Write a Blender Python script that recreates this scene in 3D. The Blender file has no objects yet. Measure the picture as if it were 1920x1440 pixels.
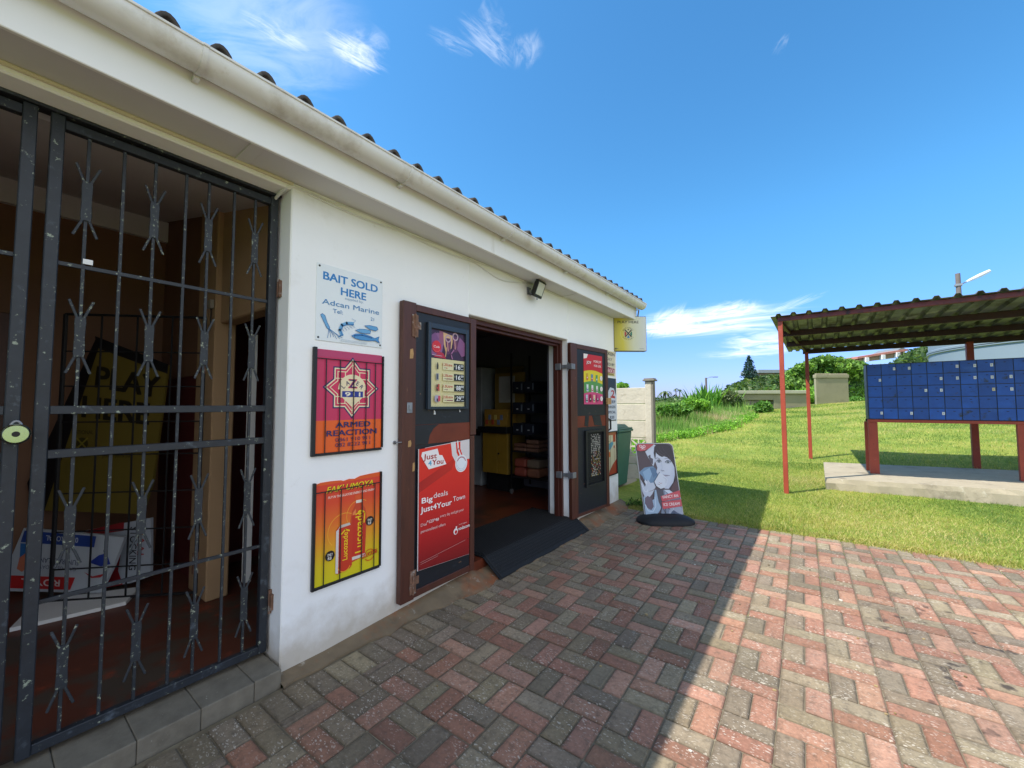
import bpy, bmesh, math, random
import numpy as np
from mathutils import Vector, Matrix
random.seed(7); rng = np.random.default_rng(11)
R = math.radians
SC = bpy.context.scene
COL = SC.collection

# ------------------------------------------------------------ camera
YAW, PITCH, ROLL, FPX, EYE = R(36.93), R(2.95), R(-0.15), 760.6, 1.367
cd = bpy.data.cameras.new('camera'); cam = bpy.data.objects.new('camera', cd); COL.objects.link(cam)
SC.camera = cam
cd.sensor_width = 36.0; cd.lens = 36.0 * FPX / 1920.0; cd.clip_start = 0.02; cd.clip_end = 5000
_f = Vector((-math.sin(YAW) * math.cos(PITCH), math.cos(YAW) * math.cos(PITCH), math.sin(PITCH)))
_r = Vector((math.cos(YAW), math.sin(YAW), 0)); _u = _r.cross(_f)
_r2 = _r * math.cos(ROLL) + _u * math.sin(ROLL); _u2 = _u * math.cos(ROLL) - _r * math.sin(ROLL)
_M = Matrix((_r2, _u2, -_f)).transposed().to_4x4(); _M.translation = (0, 0, EYE)
cam.matrix_world = _M

# ------------------------------------------------------------ sun, sky, exposure
SUN_TO = Vector((-0.47, -0.55, 1.0)).normalized()          # towards the sun
SUN_EL = math.asin(SUN_TO.z); SUN_AZ = math.atan2(SUN_TO.x, SUN_TO.y)
sl = bpy.data.lights.new('sun', 'SUN'); sl.energy = 3.9; sl.angle = R(0.5); sl.color = (1.0, 0.955, 0.88)
so = bpy.data.objects.new('sun', sl); COL.objects.link(so)
so.rotation_euler = SUN_TO.to_track_quat('Z', 'Y').to_euler(); so.location = (-10, -12, 30)
W = bpy.data.worlds.new('World'); SC.world = W; W.use_nodes = True
nt = W.node_tree; N = nt.nodes; Lk = nt.links
for n in list(N): N.remove(n)
def wn(t, **k):
    n = N.new(t)
    for a, v in k.items(): setattr(n, a, v)
    return n
out = wn('ShaderNodeOutputWorld'); bg = wn('ShaderNodeBackground'); bg.inputs['Strength'].default_value = 0.15
sky = wn('ShaderNodeTexSky', sky_type='NISHITA', sun_disc=False, sun_elevation=SUN_EL, sun_rotation=SUN_AZ,
         altitude=0, air_density=1.0, dust_density=0.6, ozone_density=2.2)
hs = wn('ShaderNodeHueSaturation'); hs.inputs['Saturation'].default_value = 1.18; hs.inputs['Value'].default_value = 1.0
Lk.new(sky.outputs[0], hs.inputs['Color'])
tc = wn('ShaderNodeTexCoord')
def vmath(op, a, b=None):
    n = wn('ShaderNodeVectorMath', operation=op)
    if isinstance(a, (tuple, list, Vector)): n.inputs[0].default_value = a
    else: Lk.new(a, n.inputs[0])
    if b is not None:
        if isinstance(b, (tuple, list, Vector)): n.inputs[1].default_value = b
        else: Lk.new(b, n.inputs[1])
    return n
FILL_BANK = 1.0
def fmath(op, a, b=None, c=None, clamp=False):
    n = wn('ShaderNodeMath', operation=op, use_clamp=clamp)
    for i, v in enumerate((a, b, c)):
        if v is None: continue
        if isinstance(v, (int, float)): n.inputs[i].default_value = v
        else: Lk.new(v, n.inputs[i])
    return n.outputs[0]
def smooth(v, lo, hi):
    n = wn('ShaderNodeMapRange', interpolation_type='SMOOTHSTEP')
    Lk.new(v, n.inputs[0]); n.inputs[1].default_value = lo; n.inputs[2].default_value = hi
    return n.outputs[0]
dirv = vmath('NORMALIZE', tc.outputs['Generated']).outputs[0]
sep = wn('ShaderNodeSeparateXYZ'); Lk.new(dirv, sep.inputs[0])
hor = vmath('MULTIPLY', dirv, (1, 1, 0)).outputs[0]; hor = vmath('NORMALIZE', hor).outputs[0]
hsep = wn('ShaderNodeSeparateXYZ'); Lk.new(hor, hsep.inputs[0])
azi = fmath('ARCTAN2', hsep.outputs[0], hsep.outputs[1])     # azimuth, 0 = +Y, + towards +X
ele = fmath('ARCSINE', sep.outputs[2])
# cirrus lies on a cloud layer: P = horizontal direction / height
inv = fmath('DIVIDE', 1.0, fmath('ADD', fmath('MAXIMUM', sep.outputs[2], 0.0), .10))
LX = fmath('MULTIPLY', sep.outputs[0], inv); LY = fmath('MULTIPLY', sep.outputs[1], inv)
def layer(px, py):
    d = _f + _r2 * ((px - 960) / FPX) - _u2 * ((py - 720) / FPX); d.normalize(); k = 1 / (max(d.z, 0) + .10)
    return Vector((d.x * k, d.y * k))
def cloud(a, b, wpx, scale, thr, gain, seed, st=5.0):
    """a wispy streak on the layer from image point a to b (only used to place it), wpx wide"""
    A_, B_ = layer(*a), layer(*b); m = Vector(((a[0] + b[0]) / 2, (a[1] + b[1]) / 2)); dd = Vector((b[0] - a[0], b[1] - a[1])).normalized()
    c0 = (A_ + B_) / 2; ax = (B_ - A_); la = ax.length / 2; ax.normalize(); C_ = layer(m.x - dd.y * wpx / 2, m.y + dd.x * wpx / 2)
    ay = Vector((-ax.y, ax.x)); lb = abs((C_ - layer(m.x, m.y)).dot(ay)) + 1e-3
    dx_ = fmath('SUBTRACT', LX, c0.x); dy_ = fmath('SUBTRACT', LY, c0.y)
    p = fmath('DIVIDE', fmath('ADD', fmath('MULTIPLY', dx_, ax.x), fmath('MULTIPLY', dy_, ax.y)), la)
    q = fmath('DIVIDE', fmath('ADD', fmath('MULTIPLY', dx_, ay.x), fmath('MULTIPLY', dy_, ay.y)), lb)
    cx = wn('ShaderNodeCombineXYZ')
    Lk.new(fmath('MULTIPLY', p, scale * .62), cx.inputs[0]); Lk.new(fmath('MULTIPLY', q, scale * st / 3.2), cx.inputs[1]); cx.inputs[2].default_value = seed
    nz = wn('ShaderNodeTexNoise'); nz.inputs['Scale'].default_value = 1.0; nz.inputs['Detail'].default_value = 7
    nz.inputs['Roughness'].default_value = .62; nz.inputs['Distortion'].default_value = 1.1
    Lk.new(cx.outputs[0], nz.inputs['Vector'])
    e = fmath('ADD', fmath('POWER', fmath('ABSOLUTE', p), 2), fmath('POWER', fmath('ABSOLUTE', q), 2))
    m_ = fmath('SUBTRACT', 1.0, smooth(e, 0.0, 1.0))
    d = smooth(fmath('ADD', nz.outputs['Fac'], fmath('MULTIPLY', m_, .20)), thr + .05, thr + .50)
    return fmath('MULTIPLY', fmath('MULTIPLY', d, m_), gain)
CL = []
for a, b, w_, sc_, thr, g, sd, st in [
        ((1130, 622), (1570, 592), 44, 2.2, .36, 1.15, 1.3, 4), ((1225, 640), (1290, 560), 60, 1.6, .40, .8, 2.7, 5), ((1340, 600), (1400, 556), 55, 1.6, .40, .75, 4.1, 5),
        ((1330, 652), (1540, 640), 42, 2.2, .38, .95, 5.2, 4), ((1440, 590), (1560, 540), 18, 1.8, .42, .55, 6.5, 5), ((1290, 668), (1440, 662), 16, 2, .42, .5, 8.8, 5), ((1180, 598), (1330, 620), 40, 2, .42, .7, 9.1, 5),
        ((590, 55), (735, 140), 46, 2.0, .38, .85, 9.9, 4), ((430, 10), (600, 108), 40, 2.2, .40, .5, 12.1, 4), ((640, 60), (720, 128), 90, 1.8, .44, .45, 12.9, 4),
        ((850, 20), (970, 130), 46, 2.0, .40, .50, 13.7, 4), ((1000, 40), (975, 140), 60, 1.6, .44, .40, 15.2, 4), ((790, 50), (910, 110), 34, 2, .44, .35, 16.2, 4), ((960, 30), (900, 60), 120, 1.8, .46, .30, 16.9, 4),
        ((1450, 110), (1480, 55), 22, 1.6, .45, .22, 17.0, 5), ((250, 30), (720, 40), 260, 1.6, .30, .42, 21.0, 5)]:
    CL.append(cloud(a, b, w_ * 1.35, sc_, thr + (.03 if a[1] < 300 else .02), g * (.50 if a[1] < 300 else .60), sd, st))
tot = CL[0]
for c in CL[1:]: tot = fmath('ADD', tot, c)
# unseen cloud bank added right of frame and behind camera to brighten shaded walls
bk = wn('ShaderNodeTexNoise'); bk.inputs['Scale'].default_value = 3.2; bk.inputs['Detail'].default_value = 6; Lk.new(dirv, bk.inputs['Vector'])
fill_mask = fmath('MULTIPLY', smooth(azi, R(38), R(62)), smooth(fmath('SUBTRACT', .0, azi), R(-178), R(-150)))
fill_mask = fmath('MULTIPLY', fill_mask, fmath('MULTIPLY', smooth(ele, .02, .16), fmath('SUBTRACT', 1.0, smooth(ele, .95, 1.25))))
bank = fmath('MULTIPLY', smooth(bk.outputs['Fac'], .34, .52), fill_mask)
tot = fmath('MINIMUM', fmath('MAXIMUM', tot, fmath('MULTIPLY', bank, FILL_BANK)), .94)
# clear-air tint: a marine sky stays blue down to the horizon
tf = smooth(ele, .0, .42)
tm = wn('ShaderNodeMix', data_type='RGBA'); Lk.new(tf, tm.inputs['Factor']); tm.inputs[6].default_value = (.40, .46, .95, 1); tm.inputs[7].default_value = (.55, .91, .96, 1)
ml = wn('ShaderNodeMix', data_type='RGBA', blend_type='MULTIPLY'); ml.inputs['Factor'].default_value = 1; Lk.new(hs.outputs[0], ml.inputs[6]); Lk.new(tm.outputs[2], ml.inputs[7])
mx = wn('ShaderNodeMix', data_type='RGBA')
Lk.new(tot, mx.inputs['Factor']); Lk.new(ml.outputs[2], mx.inputs[6]); mx.inputs[7].default_value = (6.2, 6.2, 6.1, 1)
Lk.new(mx.outputs[2], bg.inputs['Color']); Lk.new(bg.outputs[0], out.inputs['Surface'])
vs = SC.view_settings; vs.view_transform = 'Standard'; vs.look = 'None'; vs.exposure = 0.9; vs.gamma = 1.0; vs.use_curve_mapping = False

# ------------------------------------------------------------ helpers
def lin(h):
    if isinstance(h, str):
        h = h.lstrip('#'); c = [int(h[i:i + 2], 16) / 255 for i in (0, 2, 4)]
        return tuple(((v + .055) / 1.055) ** 2.4 if v > .04045 else v / 12.92 for v in c)
    return tuple(h[:3])
def tag(o, label=None, cat=None, group=None, kind=None):
    if label: o['label'] = label
    if cat: o['category'] = cat
    if group: o['group'] = group
    if kind: o['kind'] = kind
    return o
def thing(name, label, cat, loc=(0, 0, 0), rotz=0.0, group=None, rot=None):
    o = bpy.data.objects.new(name, None); COL.objects.link(o); o.empty_display_size = .1
    o.location = loc; o.rotation_euler = rot if rot else (0, 0, rotz)
    return tag(o, label, cat, group)
def rootoff(o):
    while o.parent: o = o.parent
    return Vector(o.location)
class MB:
    """collects shapes; build() links them as ONE mesh object"""
    def __init__(s): s.v = []; s.f = []; s.c = []; s.mi = []; s.cur = (1, 1, 1); s.m = 0
    def add(s, vs_, fs, col=None):
        b = len(s.v); s.v += [tuple(v) for v in vs_]
        for f in fs: s.f.append([b + i for i in f]); s.c.append(col if col is not None else s.cur); s.mi.append(s.m)
        return s
    def box(s, x0, x1, y0, y1, z0, z1, col=None):
        vs_ = [(x, y, z) for z in (z0, z1) for y in (y0, y1) for x in (x0, x1)]
        return s.add(vs_, [(0, 2, 3, 1), (4, 5, 7, 6), (0, 1, 5, 4), (2, 6, 7, 3), (0, 4, 6, 2), (1, 3, 7, 5)], col)
    def obox(s, c, hx, hy, hz, M=None, col=None):
        c = Vector(c); M = M or Matrix.Identity(3)
        vs_ = [c + M @ Vector((a * hx, b * hy, d * hz)) for d in (-1, 1) for b in (-1, 1) for a in (-1, 1)]
        return s.add(vs_, [(0, 2, 3, 1), (4, 5, 7, 6), (0, 1, 5, 4), (2, 6, 7, 3), (0, 4, 6, 2), (1, 3, 7, 5)], col)
    def bar(s, a, b, w, h, up=(0, 0, 1), col=None):
        a = Vector(a); b = Vector(b); d = (b - a); L = d.length; d.normalize()
        up = Vector(up); sd = d.cross(up)
        if sd.length < 1e-4: sd = d.cross(Vector((1, 0, 0)))
        sd.normalize(); u = sd.cross(d)
        M = Matrix((d, sd, u)).transposed()
        return s.obox((a + b) / 2, L / 2, w / 2, h / 2, M, col)
    def tube(s, pts, r, n=8, cap=True, col=None):
        pts = [Vector(p) for p in pts]; rings = []
        rr = r if isinstance(r, (list, tuple)) else [r] * len(pts)
        prev = None
        for i, p in enumerate(pts):
            d = (pts[min(i + 1, len(pts) - 1)] - pts[max(i - 1, 0)]).normalized()
            if prev is None: a = d.orthogonal().normalized()
            else:
                a = prev - d * prev.dot(d); a.normalize()
            prev = a; b = d.cross(a)
            rings.append([p + (a * math.cos(2 * math.pi * k / n) + b * math.sin(2 * math.pi * k / n)) * rr[i] for k in range(n)])
        vs_ = [v for r_ in rings for v in r_]; fs = []
        for i in range(len(pts) - 1):
            for k in range(n):
                k2 = (k + 1) % n; fs.append((i * n + k, i * n + k2, (i + 1) * n + k2, (i + 1) * n + k))
        if cap: fs.append(tuple(range(n))[::-1]); fs.append(tuple((len(pts) - 1) * n + k for k in range(n)))
        return s.add(vs_, fs, col)
    def prism(s, poly, o, U, V, Nn, t, col=None):
        """2-D polygon in plane (U,V) at o, extruded by t along Nn"""
        o = Vector(o); U = Vector(U); V = Vector(V); Nn = Vector(Nn); n = len(poly)
        a = [o + U * p[0] + V * p[1] for p in poly]; b = [v + Nn * t for v in a]
        fs = [tuple(range(n))[::-1], tuple(range(n, 2 * n))] + [(i, (i + 1) % n, n + (i + 1) % n, n + i) for i in range(n)]
        return s.add(a + b, fs, col)
    def lathe(s, prof, c, n=20, col=None, axis='z'):
        c = Vector(c); vs_ = []; fs = []
        for r_, h in prof:
            for k in range(n):
                a = 2 * math.pi * k / n
                p = (r_ * math.cos(a), r_ * math.sin(a), h)
                if axis == 'x': p = (h, r_ * math.cos(a), r_ * math.sin(a))
                vs_.append(c + Vector(p))
        for i in range(len(prof) - 1):
            for k in range(n):
                k2 = (k + 1) % n; fs.append((i * n + k, i * n + k2, (i + 1) * n + k2, (i + 1) * n + k))
        fs.append(tuple(range(n))[::-1]); fs.append(tuple((len(prof) - 1) * n + k for k in range(n)))
        return s.add(vs_, fs, col)
    def build(s, name, mats, parent=None, bevel=0, local=False, smooth_=False, seg=1, label=None, world=True):
        me = bpy.data.meshes.new(name)
        off = Vector((0, 0, 0)) if (local or parent is None) else rootoff(parent)
        me.from_pydata([(v[0] - off[0], v[1] - off[1], v[2] - off[2]) for v in s.v], [], s.f)
        if not isinstance(mats, (list, tuple)): mats = [mats]
        for m in mats: me.materials.append(m)
        me.polygons.foreach_set('material_index', s.mi)
        ca = me.color_attributes.new('Col', 'FLOAT_COLOR', 'CORNER'); arr = []
        for f, c in zip(s.f, s.c):
            if c and isinstance(c[0], (tuple, list)):
                for k in range(len(f)): arr += [*c[k % len(c)], 1.0]
            else: arr += [c[0], c[1], c[2], 1.0] * len(f)
        ca.data.foreach_set('color', arr)
        if bevel or smooth_:
            bm = bmesh.new(); bm.from_mesh(me)
            if bevel:
                bmesh.ops.remove_doubles(bm, verts=bm.verts, dist=1e-6) if False else None
                es = [e for e in bm.edges if len(e.link_faces) == 2 and e.calc_face_angle(0) > R(30)]
                bmesh.ops.bevel(bm, geom=es, offset=bevel, segments=seg, affect='EDGES', profile=.5, clamp_overlap=True)
            if smooth_:
                for f in bm.faces: f.smooth = True
                for e in bm.edges:
                    if len(e.link_faces) == 2 and e.calc_face_angle(0) > R(38): e.smooth = False
            bm.to_mesh(me); bm.free()
        me.update()
        o = bpy.data.objects.new(name, me); COL.objects.link(o); o.parent = parent
        if label: o['label'] = label
        return o
def npmesh(name, V, F, C=None, mat=None, parent=None, sm=False):
    """numpy arrays -> mesh; V (n,3), F (m,k), C (m,3) face colours"""
    me = bpy.data.meshes.new(name); k = F.shape[1]
    me.vertices.add(len(V)); me.vertices.foreach_set('co', V.astype(np.float32).ravel())
    me.loops.add(F.size); me.loops.foreach_set('vertex_index', F.astype(np.int32).ravel())
    me.polygons.add(len(F)); me.polygons.foreach_set('loop_start', np.arange(0, F.size, k, dtype=np.int32))
    me.polygons.foreach_set('loop_total', np.full(len(F), k, dtype=np.int32))
    if sm: me.polygons.foreach_set('use_smooth', np.ones(len(F), dtype=bool))
    me.update(calc_edges=True)
    if C is not None:
        ca = me.color_attributes.new('Col', 'FLOAT_COLOR', 'CORNER')
        cc = np.ones((len(F), k, 4), np.float32); cc[:, :, :3] = C[:, None, :] if C.ndim == 2 else C
        ca.data.foreach_set('color', cc.ravel())
    if mat: me.materials.append(mat)
    o = bpy.data.objects.new(name, me); COL.objects.link(o); o.parent = parent
    return o

# ------------------------------------------------------------ materials
def mat(name, col=(.5, .5, .5), rough=.6, metal=0, attr=False, var=None, bump=None, stain=None, spec=.5, grime=None, scalev=(1, 1, 1), trans=0):
    """var=(scale, amount) lightness mottling; stain=(colour, scale, lo, hi) patches; bump=(scale, strength, dist); grime=(colour, z0, z1, amt) real dirt rising from the ground line"""
    m = bpy.data.materials.new(name); m.use_nodes = True; t = m.node_tree; n = t.nodes; l = t.links
    b = n['Principled BSDF']; b.inputs['Roughness'].default_value = rough; b.inputs['Metallic'].default_value = metal
    b.inputs['Specular IOR Level'].default_value = spec
    g = n.new('ShaderNodeNewGeometry')
    mp = n.new('ShaderNodeVectorMath'); mp.operation = 'MULTIPLY'; mp.inputs[1].default_value = scalev; l.new(g.outputs['Position'], mp.inputs[0])
    co = mp.outputs[0]
    if attr:
        a = n.new('ShaderNodeAttribute'); a.attribute_name = 'Col'; c = a.outputs['Color']
    else:
        a = n.new('ShaderNodeRGB'); a.outputs[0].default_value = (*lin(col), 1); c = a.outputs[0]
    def noise(sc, det=5, ro=.6):
        x = n.new('ShaderNodeTexNoise'); x.inputs['Scale'].default_value = sc; x.inputs['Detail'].default_value = det; x.inputs['Roughness'].default_value = ro
        l.new(co, x.inputs['Vector']); return x.outputs['Fac']
    def rng_(v, a0, a1, b0, b1):
        x = n.new('ShaderNodeMapRange'); l.new(v, x.inputs[0])
        for i, q in enumerate((a0, a1, b0, b1)): x.inputs[i + 1].default_value = q
        return x.outputs[0]
    def mix(f, a_, b_, mode='MIX'):
        x = n.new('ShaderNodeMix'); x.data_type = 'RGBA'; x.blend_type = mode
        if isinstance(f, float): x.inputs[0].default_value = f
        else: l.new(f, x.inputs[0])
        for i, q in ((6, a_), (7, b_)):
            if isinstance(q, tuple): x.inputs[i].default_value = (*q, 1)
            else: l.new(q, x.inputs[i])
        return x.outputs[2]
    if var:
        v = rng_(noise(var[0]), .3, .7, 1 - var[1], 1 + var[1])
        x = n.new('ShaderNodeVectorMath'); x.operation = 'SCALE'; l.new(c, x.inputs[0]); l.new(v, x.inputs['Scale']); c = x.outputs[0]
    for st in (stain if isinstance(stain, list) else [stain] if stain else []):
        c = mix(rng_(noise(st[1], 7, .65), st[2], st[3], 0, 1), c, lin(st[0]))
    if grime:
        s_ = n.new('ShaderNodeSeparateXYZ'); l.new(g.outputs['Position'], s_.inputs[0])
        h = n.new('ShaderNodeMath'); h.operation = 'ADD'; l.new(s_.outputs[2], h.inputs[0]); l.new(rng_(noise(5), .3, .7, -.10, .10), h.inputs[1])
        c = mix(rng_(h.outputs[0], grime[1], grime[2], grime[3], 0), c, lin(grime[0]))
    l.new(c, b.inputs['Base Color'])
    if bump:
        x = n.new('ShaderNodeBump'); x.inputs['Strength'].default_value = bump[1]; x.inputs['Distance'].default_value = bump[2] if len(bump) > 2 else .01
        l.new(noise(bump[0], 6), x.inputs['Height']); l.new(x.outputs[0], b.inputs['Normal'])
    if trans:
        b.inputs['Transmission Weight'].default_value = trans
    return m
M = {}
M['plaster'] = mat('white_plaster', '#f2f4f5', .75, var=(2.2, .02), bump=(28, .25, .006), stain=[('#d6d6d0', 1.3, .62, .85), ('#dedfdc', 9, .66, .82)], grime=('#a99b84', .04, .30, .7))
M['plaster_side'] = M['plaster']
M['fascia'] = mat('fascia_paint', '#e8e9e8', .6, var=(3, .03), stain=[('#c6c3ba', 6, .60, .85)], bump=(30, .1, .004), scalev=(1, 1, .25))
M['soffit'] = mat('soffit_board', '#d2d3d2', .75, var=(2, .03), bump=(40, .08, .003))
M['gutter'] = mat('gutter_plastic', '#dcdddc', .38, var=(3, .05), stain=[('#a39a88', 3.6, .54, .82), ('#c4beb2', 12, .6, .75)])
M['rooftile'] = mat('roof_sheet', '#4a4440', .85, var=(5, .25), stain=('#7c7a6c', 8, .6, .75), bump=(40, .4, .006))
M['beige'] = mat('beige_wall', '#a88a68', .8, var=(2, .06), bump=(25, .2, .005), stain=('#7c6248', 2.5, .6, .8))
M['brownwall'] = mat('brown_wall', '#7d5c46', .8, var=(2, .08), bump=(25, .2, .005))
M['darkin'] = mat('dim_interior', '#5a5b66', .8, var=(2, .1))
M['redwall'] = mat('maroon_paint', '#571d1d', .6, var=(3, .1))
M['wood'] = mat('brown_varnished_wood', '#4f2a1e', .5, var=(7, .2), stain=[('#8d6a4c', 11, .66, .74), ('#3a1c14', 4, .55, .8)], bump=(60, .2, .003), scalev=(4, 4, .5))
M['frame'] = mat('door_frame_wood', '#4a2118', .5, var=(7, .2), stain=[('#7a5540', 11, .68, .75)], bump=(60, .2, .003), scalev=(4, 4, .5))
M['blackply'] = mat('black_painted_board', '#161a22', .5, var=(5, .2), stain=[('#6b5240', 8, .68, .70), ('#2e353c', 14, .6, .75), ('#9a9a90', 22, .72, .74)], bump=(30, .25, .003), scalev=(1, 1, 2.2))
M['orangewood'] = mat('orange_brown_board', '#6c2d17', .6, var=(6, .2), stain=[('#3a2018', 8, .6, .75)])
M['rawwood'] = mat('raw_wood', '#b08a5a', .7, var=(20, .2))
M['iron'] = mat('dark_iron_paint', '#20262e', .5, metal=.0, var=(30, .2), stain=[('#8e9888', 42, .62, .68), ('#55606a', 12, .6, .75)], bump=(60, .3, .002))
M['ironblack'] = mat('black_iron', '#15171b', .5, var=(20, .2))
M['galv'] = mat('galvanised', '#8d9096', .45, metal=.6, var=(20, .15))
M['rust'] = mat('rusty_steel', '#7a5a48', .7, metal=.2, var=(30, .3), stain=('#a9a9a4', 20, .55, .65))
M['kerb'] = mat('kerb_concrete', '#6f695d', .85, var=(14, .18), stain=[('#5d574c', 6, .55, .75), ('#b5b0a2', 60, .68, .72)], bump=(70, .5, .004))
M['mortar'] = mat('mortar_strip', '#766650', .9, var=(5, .2), stain=[('#8a5230', 2.6, .50, .66), ('#4a4234', 3.5, .52, .70), ('#aaa395', 12, .62, .74)], bump=(30, .5, .008))
M['sand'] = mat('joint_sand', '#6e6350', .95, var=(12, .2), stain=('#938a72', 3, .55, .7), bump=(80, .5, .003))
M['concrete'] = mat('concrete_slab', '#a39780', .85, var=(6, .1), stain=[('#685f4e', 3, .55, .74), ('#c3baa5', 9, .6, .75)], bump=(40, .4, .006))
M['precast'] = mat('precast_concrete', '#beb6a4', .9, var=(7, .08), stain=[('#9a907c', 9, .60, .74), ('#7a705c', 3, .62, .8)], bump=(22, .6, .012))
M['postgrey'] = mat('weathered_post', '#7d776c', .9, var=(9, .15), bump=(40, .5, .006))
M['ink'] = mat('printed_sign', attr=True, rough=.42, var=(3, .02))
M['matt'] = mat('painted_surface', attr=True, rough=.6, var=(6, .06))
M['shade'] = mat('interior_goods', attr=True, rough=.6, var=(6, .12))
M['white'] = mat('white_paint', '#e0e2e2', .55, var=(6, .03))
M['screw'] = mat('screw_black', '#202020', .4, metal=.4)
M['redsteel'] = mat('red_oxide_steel', '#9c3f28', .55, var=(8, .12), stain=[('#5a2a20', 16, .62, .72), ('#b0685a', 7, .62, .8)], bump=(50, .15, .002))
M['darksteel'] = mat('maroon_purlin_steel', '#34181a', .55, var=(8, .2), stain=('#2a1c1c', 9, .5, .7))
M['ibr'] = mat('zinc_roof_sheet', '#666b72', .5, metal=.1, var=(2.5, .2), stain=[('#33302f', 3.4, .47, .62), ('#8d9090', 2.4, .56, .66)])
M['beamred'] = mat('weathered_red_beam', '#6b2c28', .55, var=(8, .2), stain=('#35191b', 12, .52, .66))
M['ironbar'] = mat('chipped_iron_bar', '#22282f', .55, var=(30, .2), stain=[('#8f9784', 75, .59, .66), ('#55606a', 12, .6, .75)])
M['cornice'] = mat('cream_bead', '#cdc5ac', .7)
M['bluebox'] = mat('blue_enamel', '#1c4f9e', .45, attr=True, var=(7, .16), stain=[('#2b3238', 9, .60, .70), ('#4a3a34', 17, .66, .72), ('#3d6cb0', 3, .6, .8)], bump=(30, .1, .002))
M['tank'] = mat('grey_tank_plastic', '#78848c', .5, var=(1.2, .05), stain=('#79858c', .8, .5, .7))
M['olive'] = mat('khaki_render', '#8d866b', .85, var=(2, .05), stain=('#7a745c', 1.5, .55, .75), bump=(12, .2, .01))
M['bin'] = mat('green_bin_plastic', '#2f5f52', .5, var=(5, .08))
M['rubber'] = mat('black_rubber', '#0e1014', .7, var=(30, .15), bump=(120, .3, .002))
M['leaf'] = mat('foliage', attr=True, rough=.65, spec=.3)
M['bark'] = mat('bark', '#6a5b48', .9, var=(6, .2), bump=(20, .5, .02))
M['lampgrey'] = mat('lamp_metal', '#8a8e92', .5, metal=.2, var=(6, .08))
M['concpole'] = mat('concrete_pole', '#6f6560', .9, var=(4, .12))
M['floorred'] = mat('red_floor_tile', '#64301f', .35, var=(1.5, .2), stain=('#38241c', 2.0, .5, .65))
M['floorporch'] = mat('porch_floor', '#5c3124', .55, var=(2, .2), stain=[('#4a4038', 2.6, .48, .56), ('#843e2a', 5, .6, .7)])
# leaves let some light through
def leafy(m, tr=.35):
    t = m.node_tree; n = t.nodes; l = t.links; b = n['Principled BSDF']; o = n['Material Output']
    d = n.new('ShaderNodeBsdfTranslucent'); src = b.inputs['Base Color'].links[0].from_socket
    mu = n.new('ShaderNodeMix'); mu.data_type = 'RGBA'; mu.blend_type = 'MULTIPLY'; mu.inputs[0].default_value = 1; mu.inputs[7].default_value = (1.3, 1.25, .5, 1)
    l.new(src, mu.inputs[6]); l.new(mu.outputs[2], d.inputs['Color'])
    x = n.new('ShaderNodeMixShader'); x.inputs[0].default_value = tr; l.new(b.outputs[0], x.inputs[1]); l.new(d.outputs[0], x.inputs[2]); l.new(x.outputs[0], o.inputs['Surface'])
leafy(M['leaf'])
def glassmat():
    m = mat('lamp_glass', '#c8d0c8', .12, spec=.8); return m
M['glass'] = glassmat()
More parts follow.
